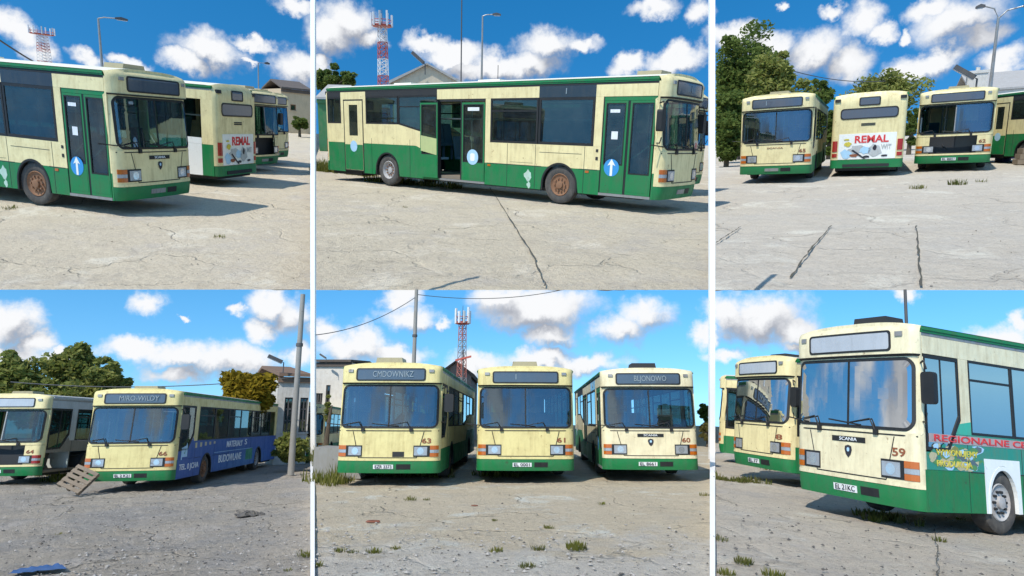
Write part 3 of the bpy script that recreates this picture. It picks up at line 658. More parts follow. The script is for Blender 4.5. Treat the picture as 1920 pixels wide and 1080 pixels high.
        if stripe:
            b.sh('painted_stripe', key, lambda: MB().ext([(x0 - .03, .98), (x0 - .03, 1.42), (x1 + .03, 1.5), (x1 + .03, 1.08)], 'y', s * (y + .016), s * (y + .019)), paint('stripe_paint', (.45, .50, .22), dirt=.2), d)
        return d
    def side(b, s):
        w, L, o = b.w, b.L, b.o; cr = b.cream; long_ = L > 10.5
        y = s * w; E = -L + .14
        ax = tuple(a for a in (AX1, AX2) if a > E + .9); gl = o.get('glass', GLASS)
        def W(name, key, fn, mat): return b.sh(name, (s,) + key, fn, mat)
        # gutter rail along the roof edge
        W('gutter_rail', (), lambda: MB().box(E, -.30, *sorted((s * (w + .012), s * (w - .05))), 2.765, 2.85).box(E, -.30, *sorted((s * (w + .03), s * (w - .02))), 2.80, 2.83), o.get('gutter', GREEN))
        W('roof_edge', (), lambda: MB().box(E, -.30, *sorted((s * (w - .002), s * (w - .05))), 2.72, 2.762), DARK if s == -1 else STEEL)
        # nose corner panel and tail corner
        W('corner_post', (0,), lambda: wall(MB(), -.255, -.10 if s < 0 else -.32, .86 if s < 0 else 1.10, 2.72, y, s) if False else MB().box(-.30, -.255, *sorted((y, s * (w - .03))), .86, 2.76), cr)
        W('corner_skirt', (0,), lambda: MB().box(-.30, -.255, *sorted((y, s * (w - .03))), .30, .857), GREEN)
        if s == 1:                                                     # driver's side
            mode = o.get('left', 'plain')
            low = {'blue': BLUE, 'white': WHITE, 'stripped': GREYP, 'ad': TEALP}.get(mode, cr); skirt = {'blue': BLUE, 'white': WHITE}.get(mode, GREEN)
            up = GREYP if mode == 'stripped' else (WHITE if mode == 'white' else cr); up = o.get('upper', up)
            def sill(x):
                if x > -1.0: return 1.10
                if x > -1.42: return 1.10 + (-1.0 - x) / .42 * .42
                if x > -7.3 or mode in ('blue', 'white'): return 1.38
                if x > -8.1: return 1.38 + (-7.3 - x) / .8 * .37
                return 1.75
            gtop = lambda x: .857 if x > -7.4 or mode == 'blue' else min(1.2, .857 + (-7.4 - x) / .6 * .343)
            cuts = [-.31, -3.4, -5.6, -7.7, -9.8] + ([-11.4] if mode == 'white' else []) + [E]; cuts = [c for c in cuts if c > E] + [E]
            for i in range(len(cuts) - 1):
                a, c = cuts[i] - (.004 if i else 0), cuts[i + 1]
                if mode == 'stripped' and i == 0:
                    W('side_panel', (mode, i), lambda: wall(MB(), a, c, 1.0, lambda x: min(sill(x), 1.40) if x < -1.44 else sill(x), y, s, ax), paint('primer_panel', (.22, .20, .18), dirt=.5)); continue
                if mode == 'white' and i == len(cuts) - 2: low, skirt = cr, GREEN
                W('side_panel', (mode, i), lambda: wall(MB(), a, c, lambda x: gtop(x) + .004, lambda x: sill(x), y, s, ax), low)
                for (sa, sc) in parts_of(a, c, ax): W('skirt_panel', (mode, i, sa), lambda: wall(MB(), sa, sc, .30, gtop, y, s, ax), skirt)
            W('window_post', (1,), lambda: MB().box(-1.74, -1.44, *sorted((y, s * (w - .03))), 1.38, 2.46), up)
            W('corner_gusset', (), lambda: MB().ext([(-1.04, 1.10), (-1.44, 1.10), (-1.44, 1.56)], 'y', s * (w - .001), s * (w - .03)), up)
            W('cantrail', (), lambda: MB().box(E, -.31, *sorted((y, s * (w - .03))), 2.462, 2.716), up)
            W('tail_post', (mode,), lambda: MB().box(E, E + .35, *sorted((y, s * (w - .03))), sill(E), 2.46), up)
            gd = o.get('glassdriver', gl)
            b.window(s, [(-.33, 1.12), (-.33, 2.45), (-1.42, 2.45), (-1.42, 1.58), (-1.02, 1.12)], gd, mull=(-.86,), fr=.05)
            x = -1.75; i = 0
            while x - 1.2 > E + .3:
                x1 = max(x - 1.47, E + .36)
                z0a, z0b = sill(x), sill(x1)
                b.window(s, [(x, z0a + .002), (x, 2.458), (x1 + .008, 2.458), (x1 + .008, z0b + .002)], gl, vent=(i % 2 == 0), fr=.035); x = x1; i += 1
            if mode == 'blue' : b.ad_blue(s)
            if mode == 'ad': b.ad_teal(s)
        else:                                                          # kerb side with the doors
            doors = [(-.31, -1.60)] + ([(-5.05, -6.72)] if L > 7.6 else []) + ([(-9.97, -10.93)] if long_ else [])
            segs = []; c = None
            edge = [-.31] + [v for d in doors for v in d] + [E]
            pieces = [(edge[i], edge[i + 1]) for i in range(2, len(edge) - 1, 2)]
            def sill(x):
                if x > -6.75: return 1.38
                if x > -8.37: return 1.46 + (-6.75 - x) / 1.62 * .32
                return 1.78
            gtop = lambda x: .857 if x > -6.6 else min(1.2, .90 + max(0, (-6.75 - x)) / .9 * .3)
            for i, (a, c) in enumerate(pieces):
                W('side_panel', (i,), lambda: wall(MB(), a, c, lambda x: gtop(x) + .004, sill, y, s, ax), cr)
                for (sa, sc) in parts_of(a, c, ax): W('skirt_panel', (i, sa), lambda: wall(MB(), sa, sc, .30, gtop, y, s, ax), GREEN)
            if L > 3.4: W('window_post', (0,), lambda: MB().box(-1.80, -1.60, *sorted((y, s * (w - .03))), 1.382, 2.46), cr)
            W('cantrail', (0,), lambda: MB().box(-1.80, -.31, *sorted((y, s * (w - .03))), 2.462, 2.716), cr)
            W('side_display', (0,), lambda: MB().box(-3.37, -1.80, *sorted((y, s * (w - .03))), 2.462, 2.716), paint('side_blind', (.018, .022, .03), rough=.16, dirt=.1, spec=.6))
            if o.get('dest'): text('1', TXTG, b.root, (-2.6, s * (w + .004), 2.59), (1, 0, 0), (0, 0, 1), .13, None, .01)
            b.window(s, [(-1.81, 1.385), (-1.81, 2.458), (-3.36, 2.458), (-3.36, 1.385)], gl, fr=.06)
            if E < -4.9:
                b.window(s, [(-3.38, 1.385), (-3.38, 2.458), (-4.88, 2.458), (-4.88, 1.385)], gl, vent=True, fr=.05)
                e2 = -6.80 if L > 7.6 else E
                W('window_post', (1,), lambda: MB().box(-5.05, -4.88, *sorted((y, s * (w - .03))), 1.382, 2.46), cr)
                W('cantrail', (1,), lambda: MB().box(e2, -3.37, *sorted((y, s * (w - .03))), 2.462, 2.716), cr)
            if L > 7.6:
                e3 = max(-9.85, E)
                W('side_display', (1,), lambda: MB().box(e3, -6.80, *sorted((y, s * (w - .03))), 2.57, 2.716), DARK)
                x1 = max(-8.38, E + .05)
                b.window(s, [(-6.80, sill(-6.8) + .004), (-6.80, 2.566), (x1, 2.566), (x1, sill(x1) + .004)], gl, fr=.04, vent=True)
                if E < -9.7: b.window(s, [(-8.40, 1.785), (-8.40, 2.566), (-9.84, 2.566), (-9.84, 1.785)], gl, fr=.04)
            if long_:
                W('door_post', (0,), lambda: MB().box(-9.97, -9.85, *sorted((y, s * (w - .03))), 1.782, 2.716).box(-11.06, -10.93, *sorted((y, s * (w - .03))), 1.782, 2.716).box(-10.93, -9.97, *sorted((y, s * (w - .03))), 2.50, 2.716), cr)
                W('cantrail', (3,), lambda: MB().box(E, -11.06, *sorted((y, s * (w - .03))), 2.57, 2.716), DARK)
                b.window(s, [(-11.07, 1.785), (-11.07, 2.566), (E + .01, 2.566), (E + .01, 1.785)], gl, fr=.04)
                d = b.sh('door', ('rear',), lambda: MB().ring([(-10.0, .36), (-10.0, 2.47), (-10.9, 2.47), (-10.9, .36)], [(-10.24, 1.42), (-10.24, 2.34), (-10.66, 2.34), (-10.66, 1.42)], 'y', s * (w + .006), s * (w - .035)), cr)
                b.sh('pane', ('reardoor',), lambda: MB().ext([(-10.22, 1.40), (-10.22, 2.36), (-10.68, 2.36), (-10.68, 1.40)], 'y', s * (w - .01), s * (w - .014)), GLASSD, d)
                b.sh('door_frame', ('reardoor',), lambda: MB().ring([(-9.975, .34), (-9.975, 2.495), (-10.925, 2.495), (-10.925, .34)], [(-10.01, .37), (-10.01, 2.46), (-10.89, 2.46), (-10.89, .37)], 'y', s * (w + .009), s * (w - .02)), BLACK, d)
                b.sh('door_skirt', ('reardoor',), lambda: MB().box(-10.88, -10.02, *sorted((s * (w + .012), s * (w + .007))), .38, 1.15), GREEN, d)
                b.sh('round_sticker', ('reardoor',), lambda: MB().ext([(-10.45 + .17 * math.cos(2 * math.pi * k / 20), 1.10 + .17 * math.sin(2 * math.pi * k / 20)) for k in range(20)], 'y', s * (w + .014), s * (w + .018)), LBLUE, d)
            # front door: two leaves with a rubber between, header and step
            dy = w - .02
            b.leaf(-.33, -.93, dy, .82, z0=.36); b.leaf(-.99, -1.57, dy, .62 if False else 1.0, z0=.36, arrow=True)
            W('door_edge_rubber', (0,), lambda: MB().box(-.985, -.935, *sorted((s * (dy + .004), s * (dy - .03))), .36, 2.40).box(-1.60, -1.575, *sorted((s * (dy + .006), s * (dy - .04))), .34, 2.46), BLACK)
            W('door_header', (0,), lambda: MB().box(-1.575, -.31, *sorted((s * (w - .012), s * (w - .05))), 2.375, 2.46), GREEN)
            W('step_edge', (0,), lambda: MB().box(-1.60, -.31, *sorted((s * (w + .004), s * (w - .3))), .30, .355), STEEL)
            if L > 7.6:
                W('door_header', (1,), lambda: MB().box(-6.72, -5.05, *sorted((s * (w - .012), s * (w - .05))), 2.40, 2.46), DARK)
                W('step_edge', (1,), lambda: MB().box(-6.72, -5.05, *sorted((s * (w + .004), s * (w - .3))), .30, .355), STEEL)
                if o.get('open_mid'):
                    b.leaf(-5.08, -5.88, dy, .85, z0=.36, round_=(.98, .2), bars=False)
                    b.leaf(-6.70, -7.38, w + .10, 1.0, z0=.36, stripe=True, bars=False)
                    W('door_edge_rubber', (2,), lambda: MB().box(-5.93, -5.885, *sorted((s * (dy + .006), s * (dy - .04))), .36, 2.40).box(-6.72, -6.69, *sorted((s * (w + .1), s * (w - .06))), .36, 2.42), BLACK)
                else:
                    b.leaf(-5.08, -5.86, dy, .85, z0=.36, bars=False); b.leaf(-5.91, -6.69, dy, .85, z0=.36, bars=False)
            W('fuel_flap', (0,), lambda: MB().box(-4.2, -3.5, *sorted((s * (w + .003), s * (w - .01))), .92, .926).box(-3.3, -2.1, *sorted((s * (w + .004), s * (w - .01))), 1.19, 1.20), DARK)
            W('side_marker', (0,), lambda: MB().box(-1.98, -1.88, *sorted((s * (w + .012), s * w)), .78, .83).box(-4.95, -4.85, *sorted((s * (w + .012), s * w)), .78, .83), AMBER)
            W('side_plug', (0,), lambda: MB().box(-1.72, -1.66, *sorted((s * (w + .012), s * w)), 1.26, 1.32).box(-1.72, -1.66, *sorted((s * (w + .012), s * w)), 1.08, 1.15), DARK)
            if o.get('scuff'):
                rg = random.Random(3)
                pts = [(-3.62 + .12 * math.cos(a) * rg.uniform(.6, 1.2), .62 + .14 * math.sin(a) * rg.uniform(.6, 1.2)) for a in [2 * math.pi * k / 11 for k in range(11)]]
                put('bare_patch', MB().ext(pts, 'y', s * (w + .001), s * (w + .004)), paint('bare_primer', (.45, .62, .52), dirt=.4), b.root)
                put('bare_patch', MB().ext([(px * .5 - 1.78, pz * .6 + .02) for (px, pz) in pts], 'y', s * (w + .001), s * (w + .004)), paint('bare_primer', (.45, .62, .52)), b.root)
        xs_ = [x for x in ((-2.02, -3.42, -4.3, -7.9, -9.6) if s == -1 else (-1.6, -3.4, -4.9, -5.6, -7.7, -9.8)) if x > E + .3]
        for x in xs_: W('panel_seam', (x,), lambda: MB().box(x - .006, x + .006, *sorted((s * (w + .0025), s * (w - .004))), .31 if abs(x - AX1) > .6 and abs(x - AX2) > .6 else 1.0, 1.37), DARK)
        W('seam_strip', (), lambda: MB().box(max(E + .05, -4.98), -3.24, *sorted((s * (w + .004), s * (w - .004))), .850, .864).box(-2.16, -1.66, *sorted((s * (w + .004), s * (w - .004))), .850, .864), DARK)
        # wheel arch lips and housings
        for a in ax:
            lip = b.o.get('archmat', BLACK) if s == 1 else BLACK
            def lipm():
                th = .045 if lip is BLACK else .06
                pts_o = [(a + (ARCH + .0) * math.cos(t), WZ + (ARCH + .0) * math.sin(t)) for t in [math.pi * k / 18 for k in range(19)]]; pts_i = [(a + (ARCH - th) * math.cos(t), WZ + (ARCH - th) * math.sin(t)) for t in [math.pi * k / 18 for k in range(19)]]
                pts_o = [(a + ARCH, .30)] + pts_o + [(a - ARCH, .30)]; pts_i = [(a + ARCH - th, .30)] + pts_i + [(a - ARCH + th, .30)]
                m = MB(); m.ext(pts_o + pts_i[::-1], 'y', s * (w + .012), s * (w - .05)); return m
            W('wheel_arch', (a, lip.name), lipm, lip)
            W('wheel_housing', (a,), lambda: MB().lathe_half(a, s * (w - .05), s * (w - .55), ARCH) , DARK)
    def ad_blue(b, s):
        w = b.w; y = w + .004; r = (-1, 0, 0)
        text('MATERIAŁY', TXTW, b.root, (-5.6, y, 1.17), r, (0, 0, 1), .22, 1.9, .015, 'advert_lettering')
        text('BUDOWLANE', TXTW, b.root, (-5.2, y, .68), r, (0, 0, 1), .26, 2.6, .015, 'advert_lettering')
        text('TEL. 0 JCHA', TXTW, b.root, (-1.25, y, .62), r, (0, 0, 1), .17, 1.55, .01, 'advert_lettering')
        text('S', TXTW, b.root, (-7.0, y, 1.2), r, (0, 0, 1), .22, .3, .01, 'advert_letter')
        put('advert_house', MB().ext([(-.55, .84), (-.55, 1.20), (-.62, 1.20), (-.9, 1.26), (-.95, 1.34), (-1.0, 1.2), (-1.0, .92), (-.62, .92), (-.62, .84)], 'y', s * (w + .001), s * (w + .004)), LBLUE, b.root)
        put('advert_tick', MB().ext([(-.74, 1.03), (-.79, 1.06), (-.86, 1.16), (-.80, 1.0)], 'y', s * (w + .005), s * (w + .007)), TEALP, b.root)
        for i in range(5):
            put('advert_block', MB().ext([(-1.6 - i * .42, 1.16 + .02 * i), (-1.6 - i * .42, 1.32), (-1.76 - i * .42, 1.32), (-1.76 - i * .42, 1.16 + .02 * i)], 'y', s * (w + .001), s * (w + .004)), paint('tan_print', (.50, .44, .26)), b.root)
        put('advert_patch', MB().ext([(-7.1, .5), (-7.1, .9), (-8.0, .95), (-8.0, .5)], 'y', s * (w + .001), s * (w + .004)), GREEN, b.root)
        put('advert_line', MB().box(-8, -3.4, w + .001, w + .004, .93, .945), LBLUE, b.root)
    def ad_teal(b, s):
        w = b.w; y = w + .006; r = (-1, 0, 0)
        put('advert_band', MB().box(-5.6, -.4, w + .001, w + .004, 1.235, 1.355), paint('pink_print', (.42, .33, .32), dirt=.4), b.root)
        text('REGIONALNE CENTRUM', TXTR, b.root, (-2.75, y + .003, 1.295), r, (0, 0, 1), .092, 4.4, .012, 'advert_lettering')
        text('WYKONUJEMY', TXTY, b.root, (-1.25, y, 1.10), r, (0, 0, 1), .085, 1.3, .012, 'advert_lettering'); text('PRODUKCJA', TXTY, b.root, (-1.15, y, .95), r, (0, 0, 1), .085, 1.1, .012, 'advert_lettering')
        rg = random.Random(5)
        for i in range(90):
            cx, cz = -.42 - rg.random() * 1.6, .90 + rg.random() * .29; ra = rg.uniform(.05, .17)
            pts = [(cx + ra * math.cos(a) * rg.uniform(.6, 1.4), min(1.225, max(.868, cz + ra * .45 * math.sin(a) * rg.uniform(.6, 1.2)))) for a in [2 * math.pi * k / 9 for k in range(9)]]
            k = .0012 + i * .00003
            put('advert_patch', MB().ext(pts, 'y', s * (w + k), s * (w + k + .0005)), rg.choice([LBLUE, TEALP, paint('olive_print', (.22, .22, .05)), paint('leaf_print', (.08, .24, .07)), paint('slate_print', (.08, .13, .15)), paint('tan_print', (.50, .44, .26))]), b.root)
        put('advert_patch', MB().ext([(-1.2, 1.37), (-1.38, 1.52), (-1.74, 1.56), (-1.74, 1.37)], 'y', s * (w + .001), s * (w + .003)), paint('mint_print', (.04, .40, .27)), b.root)
        put('arch_surround', MB().ext([(-2.10, .30), (-2.10, 1.06), (-3.30, 1.06), (-3.30, .30), (-3.225, .30)] + [(AX1 + .525 * math.cos(t), WZ + .525 * math.sin(t)) for t in [math.pi * (1 - k / 16) for k in range(17)]] + [(-2.175, .30)], 'y', s * (w + .002), s * (w + .006)), WHITE, b.root)
    def wheels(b):
        for a in (AX1, AX2):
            if a < -b.L + 1: continue
            for s in (1, -1):
                if a == AX1 and b.o.get('nowheel') == s: continue
                wh = bpy.data.objects.new('wheel', None); col.objects.link(wh); wh.parent = b.root; y = s * (b.w - .20)
                wh.location = (a, y, WZ); wh.scale = (.9 / b.sx ** .6, 1, .9); tw = .15
                tyre = lambda: MB().lathe_y([(.29, -tw * .8), (.34, -tw), (.45, -tw), (.49, -tw * .8), (.50, -tw * .3), (.50, tw * .3), (.49, tw * .8), (.45, tw), (.34, tw), (.29, tw * .8), (.29, -tw * .8)], (0, 0, 0), 32)
                def rim():
                    fr = a == AX1; k = 1 if s == 1 else -1
                    m = MB().lathe_y([(.30, .13 * k), (.285, .145 * k), (.27, .12 * k), (.235, (.04 if not fr else .10) * k), (.10, (.02 if not fr else .12) * k), (.095, (.07 if not fr else .17) * k), (.05, (.08 if not fr else .18) * k), (.001, (.08 if not fr else .18) * k)], (0, 0, 0), 24)
                    m.lathe_y([(.285, .145 * k), (.285, -.12 * k), (.001, -.12 * k)], (0, 0, 0), 24); return m
                def nuts():
                    k = 1 if s == 1 else -1; m = MB()
                    for i in range(10):
                        t = 2 * math.pi * i / 10; yy = (.05 if a != AX1 else .12) * k
                        m.lathe_y([(.001, yy + .035 * k), (.024, yy + .035 * k), (.024, yy - .02 * k)], (.168 * math.cos(t), 0, .168 * math.sin(t)), 6)
                    return m
                link('tyre', shared(('tyre',), tyre, True), TYRE, wh)
                link('rim', shared(('rim', a, s), rim, True), RUST if a == AX1 and b.o.get('rust', 1) else RIMG, wh)
                link('wheel_nuts', shared(('nuts', a, s), nuts), RUST if b.o.get('rust', 1) else DARK, wh)['kind'] = 'stuff'
    def inside(b):
        w, L = b.w, b.L
        def seat():
            m = MB(); m.ext([(-.02, .40), (.42, .42), (.42, .48), (.02, .47)], 'y', -.21, .21); m.ext([(-.02, .42), (.05, .44), (-.06, 1.06), (-.13, 1.05)], 'y', -.21, .21); m.box(.14, .2, -.03, .03, 0, .41); return m
        sm = shared(('seat',), seat); k = 0
        for i in range(9):
            x = -3.1 - i * .82
            if x < -L + .9: break
            fz = .44 if x > -7.5 else .80
            for y in (w - .34, w - .80, -w + .36):
                if y < 0 and (-7.0 < x < -4.7): continue
                o = link('seat', sm, SEATM, b.root); o.location = (x, y, fz)
        ds = link('driver_seat', sm, DARK, b.root); ds.location = (-1.25, .62, .50); ds.scale = (1.15, 1.2, 1.15)
        b.sh('dashboard', (), lambda: MB().ext([(-.30, .60), (-.30, 1.24), (-.45, 1.30), (-.72, 1.12), (-.62, .60)], 'y', -w + .25, w - .12), DARK)
        def steer():
            m = MB(); c = Vector((-.82, .62, 1.22)); pts = []
            for k in range(21):
                t = 2 * math.pi * k / 20; pts.append(c + Vector((.12 * math.sin(t) * -1, .25 * math.cos(t), .22 * math.sin(t))))
            m.tube(pts, .016, 6); m.tube([c, c + Vector((.2, 0, -.25))], .03, 6); m.tube([c + Vector((0, -.25, 0)), c + Vector((0, .25, 0))], .014, 5); return m
        b.sh('steering_wheel', (), steer, BLACK)
        b.sh('cab_partition', (), lambda: MB().box(-1.66, -1.63, .12, w - .06, .45, 1.45).box(-1.66, -.75, .10, .13, .45, 1.15), INTER)
        def rails():
            m = MB()
            for x, y in ((-1.7, .1), (-2.2, -.35), (-4.2, .32), (-4.95, -.5), (-6.2, .32), (-6.0, -.55), (-8.2, .32), (-8.3, -.35)):
                if x > -L + .5: m.tube([(x, y, .44), (x, y, 2.6)], .018, 6)
            m.tube([(-1.7, .34, 1.98), (-L + .9, .34, 1.98)], .016, 6).tube([(-1.7, -.40, 1.98), (-L + .9, -.40, 1.98)], .016, 6); return m
        b.sh('hand_rails', (), rails, RAILM)
    def roofthings(b):
        o = b.o; x0, x1 = o.get('hatchx', (-.62, -1.2)); op = o.get('hatch', 'cream')
        m = {'cream': paint('faded_hatch', (.36, .31, .18)), 'black': DARK}[op]; c = o.get('hatchy', 0)
        b.put('roof_hatch', MB().ext([(c - .36, 2.92), (c - .32, o.get('hatchz', 3.05)), (c + .32, o.get('hatchz', 3.05)), (c + .36, 2.92)], 'x', x0, x1), m)
        for hx in (-5.2, -8.6):
            if hx > -b.L + 1: b.sh('roof_vent', (hx,), lambda: MB().ext([(-.38, 2.92), (-.33, 3.0), (.33, 3.0), (.38, 2.92)], 'x', hx, hx - .75), ROOFW)
def _mb(m): return (m.v, m.f)
def _lathe_half(s, a, y0, y1, r):
    b = len(s.v); n = 14
    for y in (y0, y1):
        for k in range(n + 1):
            t = math.pi * k / n; s.v.append((a + r * math.cos(t), y, WZ + r * math.sin(t)))
    for k in range(n): s.f.append((b + k, b + k + 1, b + n + 2 + k, b + n + 1 + k))
    s.f.append(tuple(range(b + n + 1, b + 2 * n + 2))); return s
MB.lathe_half = _lathe_half

# ------------------------------------------------------------------ ground of the six yards
GCOL = {   # sand, grey concrete, dark stain, sandiness, cracks, specks, gradient with distance, relief
 1: ((.56, .48, .360), (.50, .44, .365), (.30, .255, .20), .14, .08, .35, None, .06),
 2: ((.56, .48, .355), (.49, .43, .350), (.27, .23, .18), .12, .10, .40, None, .07),
 3: ((.53, .47, .385), (.50, .455, .390), (.30, .265, .22), .08, .12, .40, None, .06),
 4: ((.55, .48, .39), (.44, .405, .365), (.075, .068, .06), .07, .4, .9, None, .16),
 5: ((.57, .48, .345), (.55, .505, .435), (.25, .215, .165), .03, .2, .6, (6, 11), .08),
 6: ((.58, .50, .395), (.50, .45, .390), (.20, .175, .145), .10, .2, .7, None, .08),
}
def build_ground(p):
    q = YARD[p]; m = MB(); nu, nv = 190, 230; far = 260.0
    rows = []
    for i in range(nu + 1):
        u = q['u'][0] + (q['u'][1] - q['u'][0]) * i / nu
        A = gpt(p, u, q['v0']); B = gpt(p, u, q['v0'] - 8); d = (B - A).normalized(); n = []
        for j in range(nv + 1):
            s = .35 * (math.exp(j / nv * math.log(far / .35 + 1)) - 1); P = A + d * s
            amp = {4: .085, 5: .05, 6: .05}.get(p, .045)
            z = (noise.noise(Vector((P.x * .7, P.y * .7, p * 9.1))) * .5 + noise.noise(Vector((P.x * 2.6, P.y * 2.6, p * 3.3))) * .3 + noise.noise(Vector((P.x * 7, P.y * 7, p))) * .22 + noise.noise(Vector((P.x * 15, P.y * 15, p))) * .12) * amp - .02
            if j == 0 and p <= 3: z = -.02
            n.append((P.x, P.y, z))
        rows.append(n)
    b = 0; m.v = [v for r in rows for v in r]
    for i in range(nu):
        for j in range(nv):
            a = i * (nv + 1) + j; m.f.append((a, a + nv + 1, a + nv + 2, a + 1))
    me = m.mesh('ground', True); sa, gr, dk, bias, ck, sp, yg, bmp = GCOL[p]
    o = link('ground', me, ground_mat('ground_%d' % p, sa, gr, dk, q['k'], bias, ck, sp, yg, bmp)); o.matrix_world = q['M']
    o['kind'] = 'structure'
    return o
GROUNDS = {p: build_ground(p) for p in YARD}
for p, nm in ((1, 'sandy yard surface, upper left'), (2, 'sandy yard surface, upper middle'), (3, 'pale concrete yard surface, upper right'), (4, 'rough grey yard surface, lower left'), (5, 'sand over broken concrete, lower middle'), (6, 'grey sandy yard surface, lower right')):
    GROUNDS[p]['label'] = nm
for (p, pts) in ((2, [(918, 352), (962, 420), (1000, 482), (1024, 538)]), (3, [(1558, 424), (1520, 468), (1481, 522)]), (3, [(1717, 424), (1722, 470), (1726, 538)]), (3, [(1388, 426), (1364, 442), (1342, 456)]), (6, [(1752, 985), (1757, 1030), (1760, 1090)])):
    m = MB(); L_, R_ = [], []; rg = random.Random(len(pts) + p)
    P = [gpt(p, *a) for a in pts]; Q = []
    for i in range(len(P) - 1):
        for k in range(10): Q.append(P[i].lerp(P[i + 1], k / 10))
    Q.append(P[-1])
    for i, c in enumerate(Q):
        d = (Q[min(i + 1, len(Q) - 1)] - Q[max(0, i - 1)]).normalized(); n = Vector((-d.y, d.x, 0)); w_ = .009 * rg.uniform(.3, 1.7) * (1 if p < 4 else .6)
        j = n * rg.uniform(-.015, .015); L_.append(c + n * w_ + j + Vector((0, 0, .012))); R_.append(c - n * w_ + j + Vector((0, 0, .012)))
    k = len(Q); m.v = [tuple(v) for v in L_ + R_]; m.f = [(i, i + 1, k + i + 1, k + i) for i in range(k - 1)]
    o = put('joint', m, paint('joint_dirt', (.075, .068, .055), rough=.95, dirt=.5, dirtcol=(.12, .12, .07)), GROUNDS[p])

# ------------------------------------------------------------------ buses, yard by yard
Bus(1, 'cream and green bus with tall green double front door and rusty wheel, upper left', (.01, 15.67, 0), -40.8, W=2.15, sx=.8, glass=GLASS, glassf=GLASSB, ghost=False, badge=True, scuff=True, mirrors=(0, 0))
Bus(1, 'bus seen from behind with a white side and a worn printed engine hatch, upper left', (-7.45, 28.0, 0), 143.7, W=2.15, left='white', rear_ad=True, upper=CREAM)
Bus(1, 'third bus in the upper left row, its front grille panel missing', (3.50, 24.9, 0), -39.1, W=2.15, L=9.0, stripped=True, mirrors=(1, 0))
Bus(1, 'bus almost hidden at the far end of the upper left row', (4.45, 28.2, 0), -39.1, W=2.15, L=9.0, mirrors=(0, 0), glassf=GLASSB)
Bus(2, 'long cream and green bus seen broadside with its middle door standing open', (3.87, 13.96, 0), -38.4, W=1.95, open_mid=True, scuff=True, dest=('1', None, 0), mirrors=(1, 1))
Bus(3, 'cream bus facing the camera beside the big tree, upper right', (-2.75, 22.96, 0), -89.0, W=2.28, glassf=GLASSB, ghost=True, num='65', dest=('1', None, -.36), hatchy=0, mirrors=(0, 0))
Bus(3, 'bus parked tail first between two others, REMAL lettering on its engine hatch', (.05, 26.1 + 11.9, 0), 89.5, W=2.3, rear_ad=True, mirrors=(0, 0))
Bus(3, 'gutted bus with half its windscreen and its front panel gone, upper right', (2.68, 28.0, 0), -95.5, W=2.3, stripped=True, glassf=GLASSB, plate='EL 8801', mirrors=(0, 0), num='62')
d_ = apt(3, 1868, 240, 36)
Bus(3, 'bus at the right edge of the upper right yard showing its door side', (d_.x + 5.8, 25.2, 0), -62, glass=GLASS, mirrors=(0, 0))
Bus(4, 'bus with blue building-materials advert, wooden pallet at its nose', (-.60, 21.52, 0), -112.6, left='blue', cream=CREAM3, glassf=GLASSB, plate='EL 2 K21', num='66', dest=('MIRO-WILDY', 1.1, .12), mirrors=(1, 0), glass=GLASS, upper=CREAM3)
Bus(4, 'gutted grey-sided bus with its lower side panels stripped off', (-4.34, 26.22, 0), -115.7, left='stripped', stripped=True, redlamps=True, plate='EL 37', num='64', blind=DISPLAYL, mirrors=(0, 0), roofmat=GREYP, gutter=GREYP)
Bus(5, 'bus numbered 63 with a hole in its front panel, weeds under its bumper', (-2.99, 15.23, 0), -90.6, num='63', cream=CREAM3, hole=True, dest=('CMDOWNIKZ', 1.0, .06), plate='EZR 3373', glassf=GLASSB, hatchz=3.12, hatchy=-.18, mirrors=(1, 0))
Bus(5, 'bus numbered 61 in the middle of the lower row of three', (.35, 16.09, 0), -89.1, num='61', cream=CREAM3, hatchz=3.11, dest=('1', None, -.25), plate='EL 0001', glassf=GLASSB, mirrors=(0, 0))
Bus(5, 'bus with maker badge and black roof hatch, right end of the row of three', (3.63, 16.53, 0), -92.3, num='60', hatchz=3.12, badge=True, hatch='black', dest=('BLJONOWO', .85, .05), plate='EL 8661', glassf=GLASSB, cream=CREAM2, mirrors=(0, 0))
Bus(6, 'near bus numbered 59 with a colourful advert along its side', (-.28, 10.94, 0), -128.6, W=2.12, sx=.67, left='ad', num='59', hatchz=3.10, badge=True, hatch='black', blind=DISPLAYL, plate='EL 21KC', glassf=GLASSM, glass=GLASSM, glassdriver=GLASSM, cream=CREAM2, archmat=WHITE, rust=0, mirrors=(1, 0), hatchy=.1)
Bus(6, 'second bus behind the numbered near bus, its windscreen mirroring the sky', (-2.36, 16.01, 0), -135.6, L=6.6, W=2.12, hatch='black', blind=DISPLAYL, glassf=GLASSM, num='8', plate='EL 77', mirrors=(1, 0), cream=CREAM)
d_ = apt(6, 1346, 780, 22.0)
Bus(6, 'bus peeping out at the left edge of the lower right yard', (d_.x, 23.2, 0), 178, L=8.5, mirrors=(0, 0))
f4 = Vector((math.cos(R(-112.6)), math.sin(R(-112.6)), 0)); l4 = Vector((-f4.y, f4.x, 0)); c4 = Vector((-.6, 21.52, 0)) - f4 * 13.6 + l4 * 1.9
Bus(4, 'yellowish bus front poking out behind the blue advert bus', c4, -112.6, L=8.5, mirrors=(0, 0), glassf=GLASS)
f2 = Vector((math.cos(R(-38.6)), math.sin(R(-38.6)), 0)); l2 = Vector((-f2.y, f2.x, 0)); c2 = Vector((3.87, 13.96, 0)) + l2 * 4.4 - f2 * 1.6
Bus(2, 'bus front glimpsed behind the nose of the long broadside bus', c2, -38.6, L=9, W=2.05, mirrors=(1, 0))

